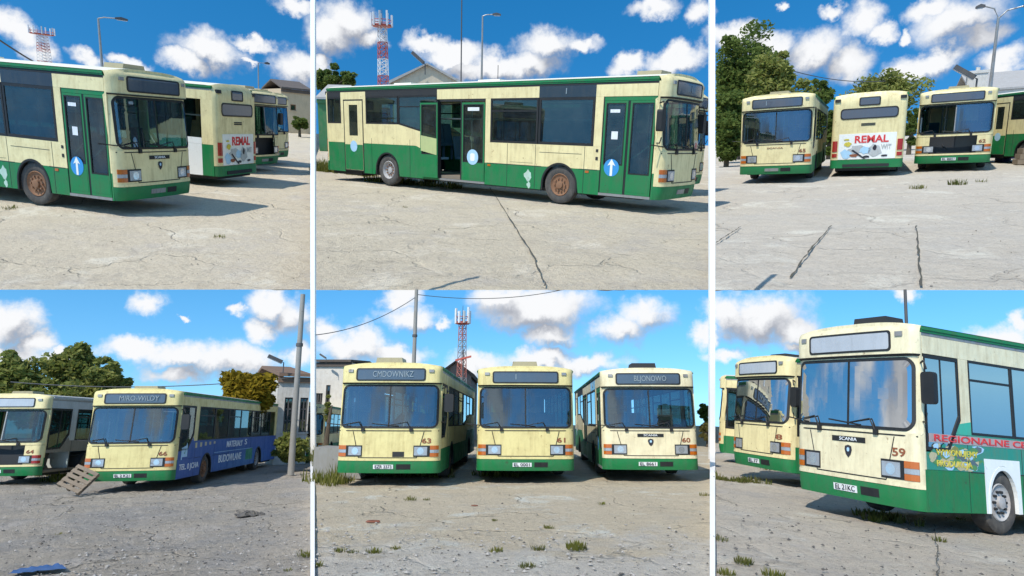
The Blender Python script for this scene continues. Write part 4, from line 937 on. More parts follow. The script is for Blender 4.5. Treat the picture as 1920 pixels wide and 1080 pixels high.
# ------------------------------------------------------------------ white collage dividers between the yards, built as masts and kerbs
DIVW = paint('divider_white', (.96, .93, .89), dirt=.0)
for (u0, u1, pl, pr, lab, klab) in ((582, 590, 4, 5, 'tall slim white collage divider between the left and middle yards', 'white collage divider on the ground between the lower left and middle yards'), (1331, 1341, 5, 6, 'tall slim white collage divider between the middle and right yards', 'white collage divider on the ground between the lower middle and right yards')):
    D = 26.0; x0, x1 = (u0 - 960) / FPX * D, (u1 - 960) / FPX * D
    t = bpy.data.objects.new('collage_divider', None); col.objects.link(t); t.matrix_world = CAMROT @ Matrix.Translation((0, D, -8.6)); tag(t, lab, 'mast', 'white collage dividers between the yards')
    put('shaft', MB().box(x0, x1, 0, .2, 0, 23), DIVW, t); put('foot', MB().box(x0 - .02, x1 + .02, -.05, .25, -.4, .25), DIVW, t)
    m = MB(); n = 40; prof = []
    for i in range(n + 1):
        v = 1240 + (846 - 1240) * (i / n); dmin = 1e9
        for p in (pl, pr):
            d = ray(p, (u0 + u1) / 2, v)
            if d.z < 0: dmin = min(dmin, YARD[p]['h'] / -d.z)
        dmin = min(dmin, D + .4) * .985
        P = [Vector(((u - 960) / FPX * dmin, dmin, (540 - v) / FPX * dmin)) for u in (u0, u1)]
        prof.append((P[0], P[1]))
    for (A, B) in prof: m.v += [tuple(A), tuple(B), tuple(B - Vector((0, 0, .5))), tuple(A - Vector((0, 0, .5)))]
    for i in range(n):
        k = i * 4; m.f += [(k, k + 1, k + 5, k + 4), (k + 1, k + 2, k + 6, k + 5), (k + 3, k, k + 4, k + 7)]
    o = put('kerb', m, DIVW); o.matrix_world = CAMROT.copy(); o['kind'] = 'structure'; o['label'] = klab  # lower stretch of the collage divider, laid along the ground

# ------------------------------------------------------------------ trees and bushes
BARK = paint('bark', (.11, .085, .06), rough=.9, dirt=.5, dirtcol=(.05, .045, .035), bump=.02, scale=8)
LEAFD = leaf_mat('dark_leaf', (.085, .13, .03), (.19, .235, .065))
LEAFM = leaf_mat('mid_leaf', (.17, .205, .045), (.34, .34, .11))
LEAFY = leaf_mat('autumn_leaf', (.20, .15, .015), (.34, .24, .03))
def in_range(p, q, m=3):
    u, _ = proj(p, q); lo, hi = (-1e9 if p in (1, 4) else YARD[p]['u'][0] + 5 + m), (1e9 if p in (3, 6) else YARD[p]['u'][1] - 5 - m)
    return lo < u < hi
def tree(p, name, label, base, H, cw, chh, cz, n, mat, leaf=.2, seed=0, group=None, trunk=.22, cat='tree', sparse=1.0):
    """H height, crown half width, crown half height, crown centre height"""
    rg = random.Random(seed); t = thing(p, name, label, cat, base, 0, group); base = Vector(base)
    tm = MB(); top = Vector((rg.uniform(-.3, .3), rg.uniform(-.3, .3), cz + chh * .45))
    path = [Vector((0, 0, -.1)), Vector((rg.uniform(-.1, .1), 0, cz * .4)), Vector((top.x * .6, top.y * .6, cz * .9)), top]
    tm.tube(path, [trunk, trunk * .8, trunk * .55, trunk * .2], 8)
    clumps = []
    for i in range(n):
        while True:
            d = Vector((rg.uniform(-1, 1), rg.uniform(-1, 1), rg.uniform(-1, 1)))
            if .15 < d.length < 1: break
        d = d * (.55 + .45 * d.length) ; lob = .82 + .5 * noise.noise(Vector((d.x * 2.2 + seed * 3.7, d.y * 2.2, d.z * 2.2))); c = Vector((d.x * cw * lob, d.y * cw * .8 * lob, cz + d.z * chh * (lob if d.z > 0 else 1)))
        c *= 1.0; c.x *= 1 + .12 * math.sin(3 * d.z + seed); clumps.append(c)
    limbs = MB()
    for c in rg.sample(clumps, min(len(clumps), 12)):
        s = path[1].lerp(path[3], rg.uniform(.2, .9)); m_ = s.lerp(c, .5) + Vector((0, 0, -.15)); limbs.tube([s, m_, c], [trunk * .38, trunk * .22, trunk * .08], 5)
    put('trunk', tm, BARK, t, True); put('limbs', limbs, BARK, t, True)
    lm = MB(); per = int(135 * sparse); leaf *= .72; vs = lm.v; fs = lm.f
    for c in clumps:
        rr = min(cw, chh) * rg.uniform(.16, .42)
        for k in range(per):
            while True:
                d = Vector((rg.uniform(-1, 1), rg.uniform(-1, 1), rg.uniform(-1, 1)))
                if d.length < 1: break
            q = c + Vector((d.x * rr * 1.15, d.y * rr * 1.15, d.z * rr * .8))
            if not in_range(p, base + q): continue
            a = Vector((rg.gauss(0, 1), rg.gauss(0, 1), rg.gauss(0, .6))).normalized(); b_ = a.orthogonal().normalized(); b_ = (b_ * math.cos(k) + a.cross(b_) * math.sin(k))
            s = leaf * rg.uniform(.6, 1.25); e = len(vs)
            vs += [tuple(q - a * s), tuple(q + b_ * s * .5), tuple(q + a * s), tuple(q - b_ * s * .5)]; fs.append((e, e + 1, e + 2, e + 3))
    me = bpy.data.meshes.new('crown'); me.from_pydata(vs, [], fs); o = link('crown', me, mat, t); o['kind'] = 'stuff'
    return t
def tree_px(p, name, label, u, vtop, half_px, vbase_crown, y, n, mat, seed, group=None, leaf=.2, sparse=1.0, cat='tree'):
    T = apt(p, u, vtop, y); B = apt(p, u, vbase_crown, y); E_ = apt(p, u + half_px, vtop, y); H = T.z; cw = abs(E_.x - T.x)
    cb = max(.3, B.z); chh = (H - cb) / 2
    return tree(p, name, label, (T.x, y, 0), H, cw, chh, cb + chh, n, mat, leaf, seed, group, trunk=.1 + H * .018, cat=cat, sparse=sparse)
TG = 'trees behind the yards'
tree_px(3, 'broad_tree', 'big dark leafy tree at the left edge of the upper right yard', 1396, 52, 78, 250, 52, 130, LEAFD, 1, TG, .26)
tree_px(3, 'broad_tree', 'lighter green tree leaning over the big dark tree, upper right', 1446, 86, 58, 250, 47, 90, LEAFM, 2, TG, .22)
tree_px(3, 'leafy_bush', 'low dark bush below the big tree, upper right', 1366, 165, 42, 270, 44, 60, LEAFD, 3, TG, .2, cat='bush')
tree_px(3, 'broad_tree', 'small dark tree behind the tree-side bus roof, upper right', 1535, 148, 34, 200, 60, 30, LEAFD, 4, TG, .24)
tree_px(3, 'broad_tree', 'round olive tree rising behind the tail-first bus', 1658, 122, 70, 262, 62, 110, LEAFM, 5, TG, .26)
tree_px(3, 'leafy_bush', 'green bush between the tail-first bus and the gutted bus', 1712, 196, 20, 275, 50, 30, LEAFD, 6, TG, .22, cat='bush')
tree_px(3, 'leafy_bush', 'tangled dark undergrowth below the big tree at the left edge, upper right', 1364, 205, 34, 304, 38, 80, LEAFD, 23, TG, .2, cat='bush')
tree_px(3, 'leafy_bush', 'dark undergrowth right behind the tree-side bus, upper right', 1444, 195, 60, 300, 41, 90, LEAFD, 24, TG, .22, cat='bush')
tree_px(3, 'leafy_bush', 'dark green bush filling the gap between the tree-side bus and the tail-first bus', 1560, 200, 24, 300, 46, 40, LEAFD, 26, TG, .2, cat='bush')
tree_px(4, 'leafy_bush', 'dark green hedge behind the gutted grey-sided bus', 90, 706, 90, 800, 39, 80, LEAFM, 25, TG, .2, cat='bush')
tree_px(2, 'broad_tree', 'dark tree over the green garage, left edge of the upper middle yard', 622, 126, 52, 175, 75, 70, LEAFD, 7, TG, .3)
tree_px(4, 'broad_tree', 'olive tree at the far left of the lower left yard', 30, 664, 66, 770, 40, 70, LEAFM, 8, TG, .22)
tree_px(4, 'broad_tree', 'tallest green tree behind the gutted grey-sided bus', 145, 638, 55, 765, 42, 80, LEAFM, 9, TG, .22)
tree_px(4, 'broad_tree', 'green tree directly left of the blue advert bus roof', 205, 660, 42, 765, 40, 55, LEAFM, 10, TG, .22)
tree_px(4, 'broad_tree', 'yellowing autumn tree beside the white brick building', 466, 688, 56, 790, 30, 90, LEAFY, 11, TG, .22)
tree_px(4, 'leafy_bush', 'rough green bush at the foot of the white brick building', 550, 812, 38, 868, 27, 50, LEAFM, 12, TG, .13, cat='bush')
tree_px(5, 'broad_tree', 'distant dark tree at the right edge of the lower middle yard', 1322, 752, 16, 790, 60, 26, LEAFD, 13, TG, .2)
tree_px(5, 'leafy_bush', 'dry ochre bush at the right edge of the lower middle yard', 1324, 782, 14, 832, 40, 26, leaf_mat('ochre_leaf', (.14, .13, .04), (.22, .18, .07)), 14, TG, .14, cat='bush')
tree_px(5, 'leafy_bush', 'small shrub by the left building of the lower middle yard', 616, 745, 9, 800, 30, 18, LEAFM, 15, TG, .1, cat='bush')
tree_px(1, 'leafy_bush', 'green shrubs below the beige warehouse, upper left', 562, 214, 16, 244, 55, 24, LEAFD, 16, TG, .2, cat='bush')

# ------------------------------------------------------------------ masts, poles, lamps, wires
REDP = paint('mast_red', (.42, .07, .045), dirt=.3); WHP = paint('mast_white', (.68, .68, .68), dirt=.25); CONC = paint('pole_concrete', (.27, .26, .24), rough=.9, dirt=.4); DKST = paint('dark_steel', (.07, .07, .075), rough=.6, dirt=.3)
def mast(p, label, u, v, y, wb, wt, nsec, mats, crown_w, seed):
    T = apt(p, u, v, y); H = T.z; t = thing(p, 'radio_mast', label, 'mast', (T.x, y, 0), R(20 + seed * 9), 'radio masts'); body = H * .90
    for i in range(nsec):
        a, b_ = i / nsec, (i + 1) / nsec; wa, wc = wb + (wt - wb) * a, wb + (wt - wb) * b_; z0, z1 = body * a, body * b_; m = MB(); r = H * .0019
        C = [(sx * .5, sy * .5) for sx, sy in ((1, 1), (-1, 1), (-1, -1), (1, -1))]
        for k in range(4):
            c, d = C[k], C[(k + 1) % 4]
            m.tube([(c[0] * wa, c[1] * wa, z0), (c[0] * wc, c[1] * wc, z1)], r * 1.5, 5)
            nb = 3
            for q in range(nb):
                f0, f1 = q / nb, (q + 1) / nb; w0, w1 = wa + (wc - wa) * f0, wa + (wc - wa) * f1; y0, y1 = z0 + (z1 - z0) * f0, z0 + (z1 - z0) * f1
                m.tube([(c[0] * w0, c[1] * w0, y0), (d[0] * w1, d[1] * w1, y1)], r, 4); m.tube([(d[0] * w0, d[1] * w0, y0), (c[0] * w1, c[1] * w1, y1)], r, 4)
                m.tube([(c[0] * w1, c[1] * w1, y1), (d[0] * w1, d[1] * w1, y1)], r, 4)
        put('mast_section', m, mats[i % len(mats)], t)
    cw = crown_w; m = MB()
    for zz in (body, body + H * .035):
        n = 12; pts = [(cw * .5 * math.cos(2 * math.pi * k / n), cw * .5 * math.sin(2 * math.pi * k / n), zz) for k in range(n + 1)]; m.tube(pts, H * .0028, 5)
    m.lathe = None; m.ext([(cw * .48 * math.cos(2 * math.pi * k / 12), cw * .48 * math.sin(2 * math.pi * k / 12)) for k in range(12)], 'z', body - H * .012, body)
    put('platform', m, REDP if mats[0] is not DKST else DKST, t); rg = random.Random(seed)
    for k in range(9):
        a = 2 * math.pi * k / 9; x, yy = cw * .52 * math.cos(a), cw * .52 * math.sin(a); h = H * rg.uniform(.07, .11); s_ = H * .006
        put('antenna_panel', MB().box(x - s_, x + s_, yy - s_, yy + s_, body - H * .01, body + h), WHP if (k % 3 or mats[0] is DKST) else GREYP, t)
    put('lightning_rod', MB().tube([(0, 0, body), (0, 0, H * 1.02)], [H * .004, H * .0015], 5), DKST, t)
    return t
mast(2, 'red and white lattice radio mast behind the long broadside bus', 716, 22, 120, 1.9, 1.3, 7, [WHP, REDP], 3.6, 1)
mast(1, 'small lattice radio mast seen over the bus roof, upper left', 77, 50, 150, 2.2, 1.2, 7, [WHP, REDP], 3.8, 2)
mast(5, 'dark lattice radio mast between the first two buses of the lower row', 868, 578, 29, .40, .24, 7, [paint('mast_dull_red', (.36, .11, .08), dirt=.3), paint('mast_grey', (.25, .25, .26), dirt=.3)], .66, 3)
t = thing(5, 'road_sign_arm', 'red cross arm bolted low on a thin pole near the dark mast', 'signal arm', (apt(5, 868, 672, 28).x + .02, 28, 0)); zz = apt(5, 868, 672, 28).z
put('pole', MB().tube([(0, 0, 0), (0, 0, zz + .4)], .03, 6), DKST, t); sa = put('arm', MB().ext([(-.36, -.13), (-.36, -.05), (.36, .13), (.36, .05)], 'y', -.08, .02), REDP, t); sa.location = (0, 0, zz)
def lamp_post(p, label, u, v, y, arms, r=.09, mat=None, head=None):
    T = apt(p, u, v, y); t = thing(p, 'street_lamp', label, 'street lamp', (T.x, y, 0), 0, 'yard lamps'); mat = mat or STEEL
    put('pole', MB().tube([(0, 0, 0), (0, 0, T.z * .5), (0, 0, T.z)], [r * 1.3, r, r * .7], 8), mat, t, True)
    for (dx, dz, hl) in arms:
        put('arm', MB().tube([(0, 0, T.z - .02), (dx * .35, 0, T.z + dz * .75), (dx, 0, T.z + dz)], r * .45, 6), mat, t, True)
        sx = 1 if dx > 0 else -1; x0 = dx; x1 = dx + sx * hl
        lh = put('lamp_head', MB().ext([(x0, T.z + dz - .05), (x0, T.z + dz + .07), ((x0 + x1) / 2, T.z + dz + .15), (x1, T.z + dz + .05), (x1, T.z + dz - .06)], 'y', -.16, .16), head or DKST, t)
        put('lamp_glass', MB().ext([(x0 + sx * .1, T.z + dz - .058), (x1 - sx * .06, T.z + dz - .068), (x1 - sx * .06, T.z + dz - .10), (x0 + sx * .1, T.z + dz - .10)], 'y', -.12, .12), LENS, lh)
    return t
lamp_post(1, 'tall street lamp with one arm behind the bus roof, upper left', 184, 34, 60, [(1.1, .15, .85)], .10)
lamp_post(1, 'distant lamp pole over the third bus, upper left', 484, 118, 70, [(.6, .05, .5)], .07)
lamp_post(2, 'tall street lamp with one arm behind the long broadside bus', 905, 30, 60, [(.9, .15, .75)], .10)
lamp_post(3, 'two-armed street lamp towering over the gutted bus', 1872, 34, 48, [(-.7, .75, .45), (1.1, .5, .8)], .10)
def pole(p, label, u, v, y, r, mat, name='utility_pole'):
    T = apt(p, u, v, y); t = thing(p, name, label, 'pole', (T.x, y, 0), 0, 'utility poles')
    put('shaft', MB().tube([(0, 0, 0), (0, 0, T.z)], [r * 1.15, r * .85], 10), mat, t, True)
    put('collar', MB().tube([(0, 0, T.z * .7), (0, 0, T.z * .7 + .12)], r * 1.25, 10), DKST, t, True); return t
pole(4, 'grey concrete pole in front of the white brick building', 568, 552, 25, .11, CONC)
pole(5, 'dark utility pole standing behind the bus numbered 63', 781, 543, 30, .10, CONC)
pole(6, 'dark pole top above the near bus numbered 59', 1697, 543, 30, .07, DKST)
pole(2, 'thin dark pole behind the broadside bus, left of the street lamp', 866, -20, 50, .05, DKST)
pole(2, 'short thin rod above the broadside bus roof', 934, 122, 50, .03, DKST)
def wire(p, label, pts, y0, y1, r=.018, sag=.35):
    A, B = apt(p, *pts[0], y0), apt(p, *pts[1], y1); P = [A.lerp(B, k / 16) - Vector((0, 0, sag * 4 * (k / 16) * (1 - k / 16))) for k in range(17)]
    o = put('cable', MB().tube([q - A for q in P], r, 5), DKST); at(o, p, A); return tag(o, label, 'cable', 'overhead cables')
wire(5, 'overhead cable sagging left from the dark utility pole', ((592, 628), (781, 556)), 26, 30)
wire(5, 'overhead cable running right from the dark utility pole', ((781, 552), (1056, 543)), 30, 34)
wire(4, 'thin cable strung above the blue advert bus', ((20, 716), (560, 706)), 38, 30, .022)
wire(3, 'thin cable crossing the clouds left of the round olive tree', ((1470, 128), (1660, 152)), 50, 60, .03)
wire(1, 'cable slanting down to the gable floodlight, upper left', ((-40, 48), (96, 134)), 45, 52, .05, .1)
wire(2, 'thin cable hanging down the flank of the broadside bus', ((866, 120), (905, 250)), 30, 14.2, .012, .3) if False else None

# ------------------------------------------------------------------ buildings
PLASTER = paint('pale_plaster', (.60, .57, .52), rough=.9, dirt=.35, dirtcol=(.30, .27, .22)); BEIGE = paint('beige_plaster', (.50, .40, .27), rough=.9, dirt=.3); ROOFD = paint('dark_roof', (.09, .075, .07), rough=.9, dirt=.4); ROOFR = paint('brown_roof', (.19, .12, .085), rough=.9, dirt=.4); SHEETG = paint('green_sheet', (.03, .15, .05), dirt=.3); ROOFG = paint('grey_roof', (.36, .35, .34), rough=.8, dirt=.4)
def building(p, name, label, u0, u1, vtop, y, depth, wallm, roofm, wins=(), eave=.25, roofh=.5, gable=False, base_z=0, winmat=None, doors=()):
    A, B = apt(p, u0, vtop, y), apt(p, u1, vtop, y); W_ = B.x - A.x; H = (A.z + B.z) / 2; t = thing(p, name, label, 'building', (A.x, y, 0))
    Hw = H - roofh
    fronts = MB(); xs = sorted({0, W_} | {w_[0] * W_ for w_ in wins} | {w_[1] * W_ for w_ in wins}); zs = sorted({0, Hw} | {w_[2] * Hw for w_ in wins} | {w_[3] * Hw for w_ in wins})
    for i in range(len(xs) - 1):
        for j in range(len(zs) - 1):
            cx, cz = (xs[i] + xs[i + 1]) / 2 / W_, (zs[j] + zs[j + 1]) / 2 / Hw
            if any(w_[0] < cx < w_[1] and w_[2] < cz < w_[3] for w_ in wins): continue
            fronts.box(xs[i], xs[i + 1], 0, .25, zs[j], zs[j + 1])
    put('wall', fronts, wallm, t); put('wall', MB().box(0, .25, .25, depth, 0, Hw).box(W_ - .25, W_, .25, depth, 0, Hw).box(.25, W_ - .25, depth - .25, depth, 0, Hw), wallm, t)
    if gable:
        put('gable', MB().ext([(0, Hw), (W_, Hw), (W_ / 2, H)], 'y', .002, .25), wallm, t)
        sl_ = math.hypot(W_ / 2, roofh)
        put('roof', MB().ext([(-eave, Hw - eave * roofh / (W_ / 2)), (W_ / 2, H + .02), (W_ + eave, Hw - eave * roofh / (W_ / 2)), (W_ + eave, Hw + .12), (W_ / 2, H + .15), (-eave, Hw + .12)], 'y', -.3, depth + .3), roofm, t)
    else:
        put('roof', MB().ext([(-.3, Hw), (depth * .5, H + .6 * roofh), (depth + .3, Hw), (depth + .3, Hw + .15), (depth * .5, H + .6 * roofh + .15), (-.3, Hw + .15)], 'x', -.02, W_ + .02), roofm, t)
        put('cornice', MB().box(-.02, W_ + .02, -.14, .0, Hw - .28, Hw - .01), roofm if roofm is not ROOFG else wallm, t)
    for (a, b_, c, d, nx, nz) in wins:
        x0, x1, z0, z1 = a * W_, b_ * W_, c * Hw, d * Hw; m = MB().ring([(x0, z0), (x0, z1), (x1, z1), (x1, z0)], inset([(x0, z0), (x0, z1), (x1, z1), (x1, z0)], .07), 'y', .08, .16)
        for k in range(1, nx): m.box(x0 + (x1 - x0) * k / nx - .03, x0 + (x1 - x0) * k / nx + .03, .09, .15, z0, z1)
        for k in range(1, nz): m.box(x0, x1, .09, .15, z0 + (z1 - z0) * k / nz - .03, z0 + (z1 - z0) * k / nz + .03)
        f = put('window', m, winmat or DKST, t)
        for i in range(nx):
            for j in range(nz):
                q0, q1, r0, r1 = x0 + (x1 - x0) * i / nx + .02, x0 + (x1 - x0) * (i + 1) / nx - .02, z0 + (z1 - z0) * j / nz + .02, z0 + (z1 - z0) * (j + 1) / nz - .02
                put('pane', MB().box(q0, q1, .115, .12, r0, r1), GLASS, f)
        put('sill', MB().box(x0 - .08, x1 + .08, -.06, .1, z0 - .08, z0), wallm, f)
    return t
building(1, 'warehouse', 'beige warehouse with a dark roof edge at the right of the upper left yard', 527, 584, 158, 62, 12, BEIGE, ROOFD, [(.30, .48, .52, .66, 1, 1)], roofh=.5, winmat=RUST)
building(1, 'workshop', 'pale gable roof showing over the bus roof, upper left', 66, 118, 132, 90, 10, BEIGE, ROOFG, gable=True, roofh=1.2)
building(2, 'garage_hall', 'pale gabled garage hall rising behind the long broadside bus', 735, 868, 122, 55, 14, paint('gable_plaster', (.55, .47, .36), rough=.9, dirt=.3), ROOFG, [(.22, .46, .76, .97, 2, 1), (.53, .76, .76, .97, 2, 1)], gable=True, roofh=1.5)
building(2, 'green_garage', 'green sheet-metal garage with grey roof at the left edge, upper middle', 560 + 34, 640, 168, 48, 6, SHEETG, ROOFG, roofh=.7)
building(3, 'warehouse', 'long grey-roofed warehouse behind the right-hand buses, upper right', 1822, 2000, 140, 66, 14, PLASTER, ROOFG, [(.02, .30, .55, .80, 5, 1), (.34, .62, .55, .80, 5, 1)], roofh=1.1)
building(4, 'brick_building', 'white painted brick building with barred windows, lower left yard', 524, 584, 686, 32, 12, paint('white_brick', (.56, .54, .50), rough=.9, dirt=.4), ROOFR, [(.24, .62, .36, .76, 3, 3), (.72, .97, .36, .76, 2, 3)], roofh=.55)
building(5, 'brick_building', 'white building with dark roof at the left edge, lower middle yard', 592, 660, 672, 40, 10, PLASTER, ROOFD, [(.06, .26, .28, .62, 3, 3), (.34, .46, .3, .72, 1, 3)], roofh=.25)
building(5, 'gabled_shed', 'dark gable end glimpsed between the first two buses of the lower row', 826, 884, 680, 46, 8, paint('weathered_board', (.26, .22, .22), rough=.9, dirt=.4), ROOFD, gable=True, roofh=1.0)
# floodlights on the gables
def floodlight(p, label, u0, v0, u1, v1, y):
    A, B = apt(p, u0, v0, y), apt(p, u1, v1, y); t = thing(p, 'floodlight', label, 'floodlight', B); d = A - B; n = Vector((d.z, 0, -d.x)).normalized() * d.length * .09
    put('bracket', MB().tube([(0, 0, -d.length * .6), (0, 0, 0), tuple(d * .3)], d.length * .035, 6), DKST, t)
    a, b_ = d * .1, d; h = put('housing', MB().ext([((a + n).x, (a + n).z), ((b_ + n).x, (b_ + n).z), ((b_ - n).x, (b_ - n).z), ((a - n).x, (a - n).z)], 'y', -d.length * .16, d.length * .16), DKST, t)
    put('lamp_glass', MB().ext([((a - n * 1.05).x, (a - n * 1.05).z), ((b_ - n * 1.05).x, (b_ - n * 1.05).z), ((b_ - n * 1.3).x, (b_ - n * 1.3).z), ((a - n * 1.3).x, (a - n * 1.3).z)], 'y', -d.length * .13, d.length * .13), LENS, h)
floodlight(1, 'dark floodlight on the gable over the bus roof, upper left', 70, 117, 94, 134, 51)
floodlight(2, 'dark floodlight on the ridge of the gabled garage hall', 773, 98, 797, 120, 54)
floodlight(3, 'dark floodlight left of the two-armed lamp, upper right', 1790, 125, 1832, 148, 50)
floodlight(4, 'dark floodlight on the corner of the white brick building', 503, 667, 532, 680, 31.5)
floodlight(5, 'small dark floodlight on the dark-roofed building, lower middle', 600, 664, 612, 672, 39)
T = apt(3, 1836, 128, 51); o = put('chimney_block', MB().box(-.55, .5, 0, .8, 0, T.z - .3).box(-.62, .57, -.06, .86, T.z - .3, T.z - .12).tube([(0, .4, T.z - .2), (0, .4, T.z + .1)], .12, 8), PLASTER); at(o, 3, (T.x, 51, 0)); tag(o, 'pale chimney stack under the floodlight, upper right', 'chimney')
# concrete block by the first bus, barrels, pallets, rag
o = put('concrete_block', MB().ext([(0, 0), (1.3, 0), (1.3, .55), (1.12, .78), (0, .82)], 'y', 0, 1.2), CONC); A = apt(5, 592, 800, 17.2); at(o, 5, (A.x, 17.2, 0)); tag(o, 'grey concrete block at the left edge beside the bus numbered 63', 'block')
def barrel(p, label, loc, mat):
    t = thing(p, 'steel_drum', label, 'barrel', loc); m = MB()
    pr = [(0, 0), (.29, 0), (.29, .28), (.305, .30), (.29, .32), (.29, .58), (.305, .60), (.29, .62), (.29, .88), (.27, .88), (.27, .86), (0.0, .86)]; n = 20
    for (r, z) in pr: m.v += [(r * math.cos(2 * math.pi * k / n), r * math.sin(2 * math.pi * k / n), z) for k in range(n)]
    for i in range(len(pr) - 1): m.f += [(i * n + k, i * n + (k + 1) % n, (i + 1) * n + (k + 1) % n, (i + 1) * n + k) for k in range(n)]
    put('drum_body', m, mat, t, True); put('bung', MB().tube([(.15, 0, .86), (.15, 0, .885)], .035, 8), DKST, t)
for i, (u, v, lab) in enumerate(((1880, 303, 'dark blue steel drum beside the gutted bus, nearer one'), (1893, 297, 'dark blue steel drum beside the gutted bus, farther one'))):
    barrel(3, lab, gpt(3, u, v), paint('drum_blue', (.012, .03, .12), dirt=.3))
WOOD = paint('grey_wood', (.24, .19, .14), rough=.9, dirt=.5, dirtcol=(.14, .11, .085), streak=2, scale=10)
def pallet(p, label, loc, yaw, tilt, name='wooden_pallet'):
    t = thing(p, name, label, 'pallet', loc, yaw, None, tilt); rg = random.Random(4)
    for k in range(5): put('plank', MB().box(k * .175, k * .175 + .115, -.4, .4, .118, .142), WOOD, t)
    for yy in (-.4, -.05, .3):
        put('plank', MB().box(0, .82, yy, yy + .1, .096, .117), WOOD, t); put('plank', MB().box(0, .82, yy, yy + .1, 0, .022), WOOD, t)
        for xx in (0, .36, .70): put('block', MB().box(xx, xx + .12, yy, yy + .1, .023, .095), WOOD, t)
pallet(4, 'small wooden pallet leaning against the nose of the blue advert bus', (-1.70, 21.5, .36), R(-14), Matrix.Rotation(R(52), 4, 'X') @ Matrix.Rotation(R(62), 4, 'Z') @ Matrix.Scale(.86, 4) @ Matrix.Translation((-.4, 0, 0)))
g = gpt(3, 1908, 308); t = thing(3, 'timber_stack', 'short stack of grey timber blocks at the right edge, upper right', 'timber', g, .2)
for k in range(3): put('timber', MB().box(-.1 + .06 * k, .9, -.25, .25, k * .21, k * .21 + .20), WOOD, t)
rg = random.Random(2); m = MB(); g = gpt(4, 72, 1072)
m.grid(lambda u, v: ((u - .5) * .62 * (1 - .3 * v), (v - .5) * .3, .03 + .05 * abs(noise.noise(Vector((u * 5, v * 5, 1))))), 14, 8); o = put('rag', m, paint('faded_blue_cloth', (.03, .10, .26), rough=.9, dirt=.3), None, True); at(o, 4, g); tag(o, 'crumpled blue rag lying on the rough grey ground', 'rag')

# ------------------------------------------------------------------ weeds, grass tufts, rubble
def blades(m, c, n, h, spread, rg, w=.012):
    for k in range(n):
        a = rg.uniform(0, 6.28); r = spread * math.sqrt(rg.random()); b_ = Vector((c[0] + r * math.cos(a), c[1] + r * math.sin(a), -.02)); hh = h * rg.uniform(.4, 1.15); ln = hh * rg.uniform(.1, .6); a2 = a + rg.uniform(-.8, .8)
        tip = b_ + Vector((ln * math.cos(a2), ln * math.sin(a2), hh)); mid = b_.lerp(tip, .55) + Vector((0, 0, hh * .08)); s = Vector((-math.sin(a2), math.cos(a2), 0)) * w * rg.uniform(.7, 1.5)
        e = len(m.v); m.v += [tuple(b_ - s), tuple(b_ + s), tuple(mid + s * .8), tuple(mid - s * .8), tuple(tip)]; m.f += [(e, e + 1, e + 2, e + 3), (e + 3, e + 2, e + 4)]
def raw(name, m, mat):
    me = bpy.data.meshes.new(name); me.from_pydata(m.v, [], m.f); return link(name, me, mat)
TUFTS = {5: [(988, 1062, 15, 90), (1080, 1026, 20, 120), (930, 1032, 13, 60), (1010, 1028, 14, 50), (700, 1034, 14, 60), (640, 1032, 12, 50), (662, 1034, 10, 40), (742, 1026, 9, 36), (1030, 988, 10, 40), (928, 974, 6, 24), (1130, 944, 9, 22), (770, 936, 12, 34), (800, 936, 7, 24), (1322, 928, 10, 40), (594, 1058, 12, 40)],
         6: [(1394, 1052, 16, 80), (1640, 975, 18, 60), (1800, 972, 8, 30), (1350, 1010, 14, 26), (1362, 1075, 16, 60), (1450, 1076, 18, 60), (1762, 1012, 10, 40), (1440, 880, 12, 30)],
         4: [(575, 1040, 16, 60), (120, 900, 30, 70), (110, 1000, 6, 10), (540, 1068, 8, 20)],
         3: [(1795, 345, 14, 60), (1720, 353, 12, 50), (1840, 340, 8, 24)],
         1: [(20, 390, 10, 26), (412, 444, 10, 26), (65, 358, 14, 40)],
         2: [(760, 388, 6, 16)]}
TLAB = {5: ['green tuft nearest the camera in the lower middle yard', 'widest green tuft on the broken concrete, right of the nearest tuft', 'green tuft just left of the nearest tuft, lower middle yard', 'flat tuft between the nearest and the widest tuft', 'largest of the three tufts in a row at lower left of the middle yard', 'leftmost tuft of the row of three, lower middle yard', 'middle tuft of the row of three, lower middle yard', 'thin tuft right of the row of three, lower middle yard', 'lone tuft on the edge of sand and concrete, lower middle yard', 'tiny sprout at the centre of the lower middle yard', 'thin upright weed on the sand before the badge bus', 'dry weed on the sand before the bus numbered 63', 'small weed just right of the dry weed, lower middle yard', 'tuft at the right edge of the lower middle yard', 'tuft at the lower left corner of the middle yard'],
 6: ['bushy weed at lower left of the lower right yard', 'dark weed in the shadow under the nose of bus 59', 'small weed right of the nose of bus 59', 'tall dry stalk at the left edge of the lower right yard', 'tuft at the bottom left corner of the lower right yard', 'tuft at the bottom edge right of the bushy weed', 'tuft growing along the joint in the lower right yard', 'dry tuft in front of the second bus, lower right yard'],
 4: ['dry tuft at the right edge of the lower left yard', 'dry grass between the gutted bus and the pallet', 'tiny dry sprout in the middle of the lower left yard', 'small tuft at bottom right of the lower left yard'],
 3: ['broad dry tuft right in front of the gutted bus', 'tuft below the gap left of the gutted bus', 'thin tuft below the drums, upper right yard'],
 1: ['faint tuft at the left edge of the upper left yard', 'faint tuft in the middle of the upper left sand', 'weed at the foot of the rusty front wheel, upper left'],
 2: ['faint tuft on the sand before the rear of the broadside bus']}
